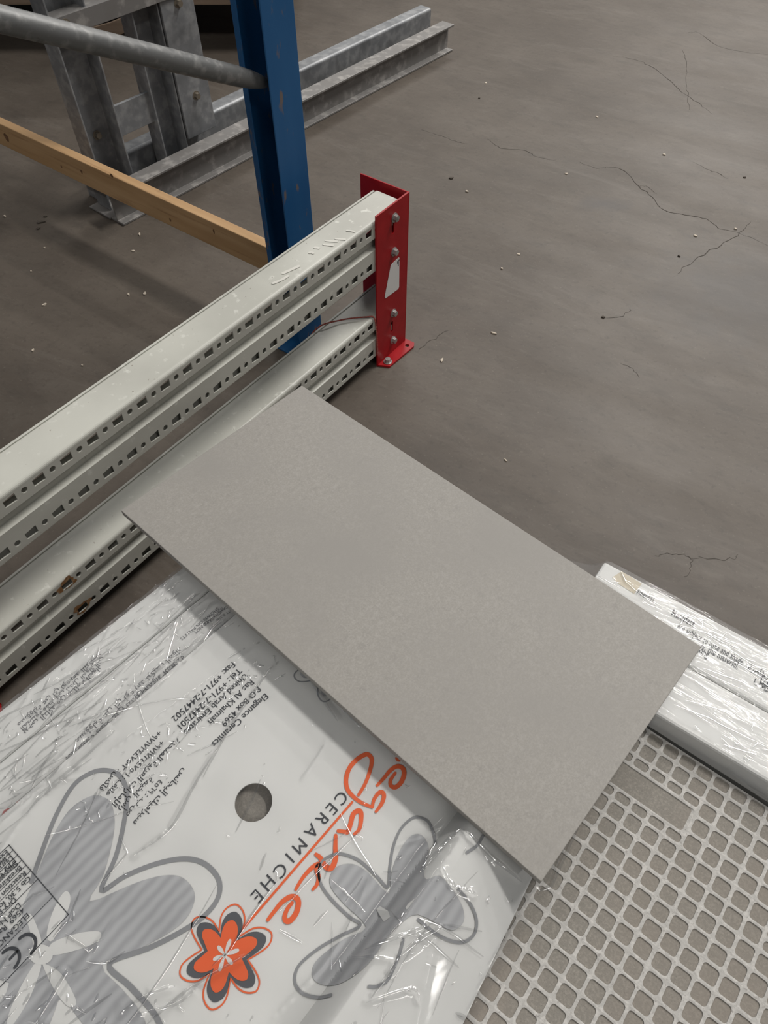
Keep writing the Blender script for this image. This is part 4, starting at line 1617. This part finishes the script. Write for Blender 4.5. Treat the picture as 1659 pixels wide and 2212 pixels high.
# ---- creases: fine rolled folds of the film, each a thin clear strand lying in the sheet
def crease_mat():
    m = bpy.data.materials.new('film_crease')
    m.use_nodes = True
    nt = m.node_tree
    nt.nodes.clear()
    out = nt.nodes.new('ShaderNodeOutputMaterial')
    tr = nt.nodes.new('ShaderNodeBsdfTransparent')
    gl = nt.nodes.new('ShaderNodeBsdfGlossy')
    gl.inputs['Roughness'].default_value = 0.15
    a = nt.nodes.new('ShaderNodeMixShader')
    a.inputs[0].default_value = 0.25
    nt.links.new(tr.outputs[0], a.inputs[1])
    nt.links.new(gl.outputs[0], a.inputs[2])
    nt.links.new(a.outputs[0], out.inputs[0])
    return m


M['crease'] = crease_mat()
mb = MB()


def strand(path, r):
    P_ = [np.array(p, float) for p in path]
    n_ = len(P_)
    vs, fs = [], []
    SG = 7                                   # open arched cross-section
    for i, p in enumerate(P_):
        t = P_[min(i + 1, n_ - 1)] - P_[max(i - 1, 0)]
        t = t / (np.linalg.norm(t) + 1e-9)
        sd = np.array([-t[1], t[0], 0])
        rr = r * 1.7 * (.25 + .75 * math.sin(math.pi * (i + .35) / (n_ - .3)))
        for k in range(SG):
            q = math.radians(90 + 40 * (2 * k / (SG - 1) - 1))
            vs.append(p + sd * rr * math.cos(q) / .64 + np.array([0, 0, 1]) * rr * (math.sin(q) - .766) * 1.4)
    for i in range(n_ - 1):
        for k in range(SG - 1):
            fs.append((i * SG + k, (i + 1) * SG + k, (i + 1) * SG + k + 1, i * SG + k + 1))
    mb.add(vs, fs)


def on_film(p):
    return np.array([p[0], p[1], z_at(np.array(p[:2])) + .0003])


def ok_pt(p):
    i = int(round((p @ e1 - ia[0]) / G))
    j = int(round((p @ e2 - ib[0]) / G))
    return 0 <= i < len(ia) and 0 <= j < len(ib) and keep[i, j] and not under[i, j]


def rnd_strands(n, sampler, az0, spread, lo, hi, r, wob=.0015, kink=.25):
    for _ in range(n):
        p = np.array(sampler())
        a = math.radians(az0 + rng.normal(0, spread) + (180 if rng.random() < .5 else 0))
        l = lo + (hi - lo) * rng.random() ** 2.2
        m_ = max(4, int(l / .006))
        path = []
        for i in range(m_):
            if not ok_pt(p):
                break
            path.append(on_film(p))
            a += rng.normal(0, .06) + (rng.normal(0, 1.1) if rng.random() < kink / m_ else 0)
            p = p + np.array([math.sin(a), math.cos(a)]) * l / m_
        if len(path) >= 3:
            strand(path, r * (.5 + rng.random()))


rnd_strands(220, left_s, 43, 12, .015, .14, .00065)
rnd_strands(300, left_s, 43, 50, .004, .022, .00062, kink=1.5)
rnd_strands(190, right_s, 126, 6, .010, .10, .00055)
rnd_strands(110, right_s, 126, 40, .004, .018, .00055, kink=1.5)
rnd_strands(40, card_s, 36, 20, .02, .16, .00055)
rnd_strands(70, card_s, 40, 50, .003, .012, .00045, kink=2)
crn = lambda: surf_pt((rng.uniform(-40, 230), rng.uniform(1980, 2230)), z_card)[:2]
rnd_strands(50, crn, 38, 30, .008, .05, .0006, kink=1)
adr = lambda: surf_pt((lambda t: (190 + 430 * t + rng.normal(0, 26), 1770 - 370 * t + rng.normal(0, 20)))(rng.random()), z_card)[:2]
rnd_strands(150, adr, 40, 50, .003, .020, .00050, kink=2)
edge_l = lambda: surf_pt((lambda t: (480 + 190 * t + rng.normal(0, 14), 1320 + 120 * t + rng.normal(0, 12)))(rng.random()), z_card)[:2]
rnd_strands(70, edge_l, 42, 25, .006, .04, .0006)
bend = lambda: surf_pt((rng.uniform(640, 1120), rng.uniform(1820, 2212)), z_card)[:2]
rnd_strands(30, bend, 38, 40, .008, .07, .0006)
for pts, h_, w_ in big_folds:
    q = smooth_path([surf_pt(p, z_card)[:2] for p in pts], 8)
    strand([on_film(p) for p in q], .0013 if h_ > .0045 else .0009)
ZH = Z_TILE + .012
hem = [(1262, 1755), (1255, 1770), (1228, 1830), (1205, 1880), (1190, 1912), (1178, 1919), (1168, 1922), (1158, 1914)]
strand(smooth_path([U(x, y, ZH) for x, y in hem], 5), .0011)
strand(smooth_path([U(x, y, ZH) for x, y in [(1240, 1795), (1210, 1850), (1188, 1905)]], 5), .0006)
o = obj('film_creases', mb, M['crease'], film, smooth=True)
o['kind'] = 'stuff'
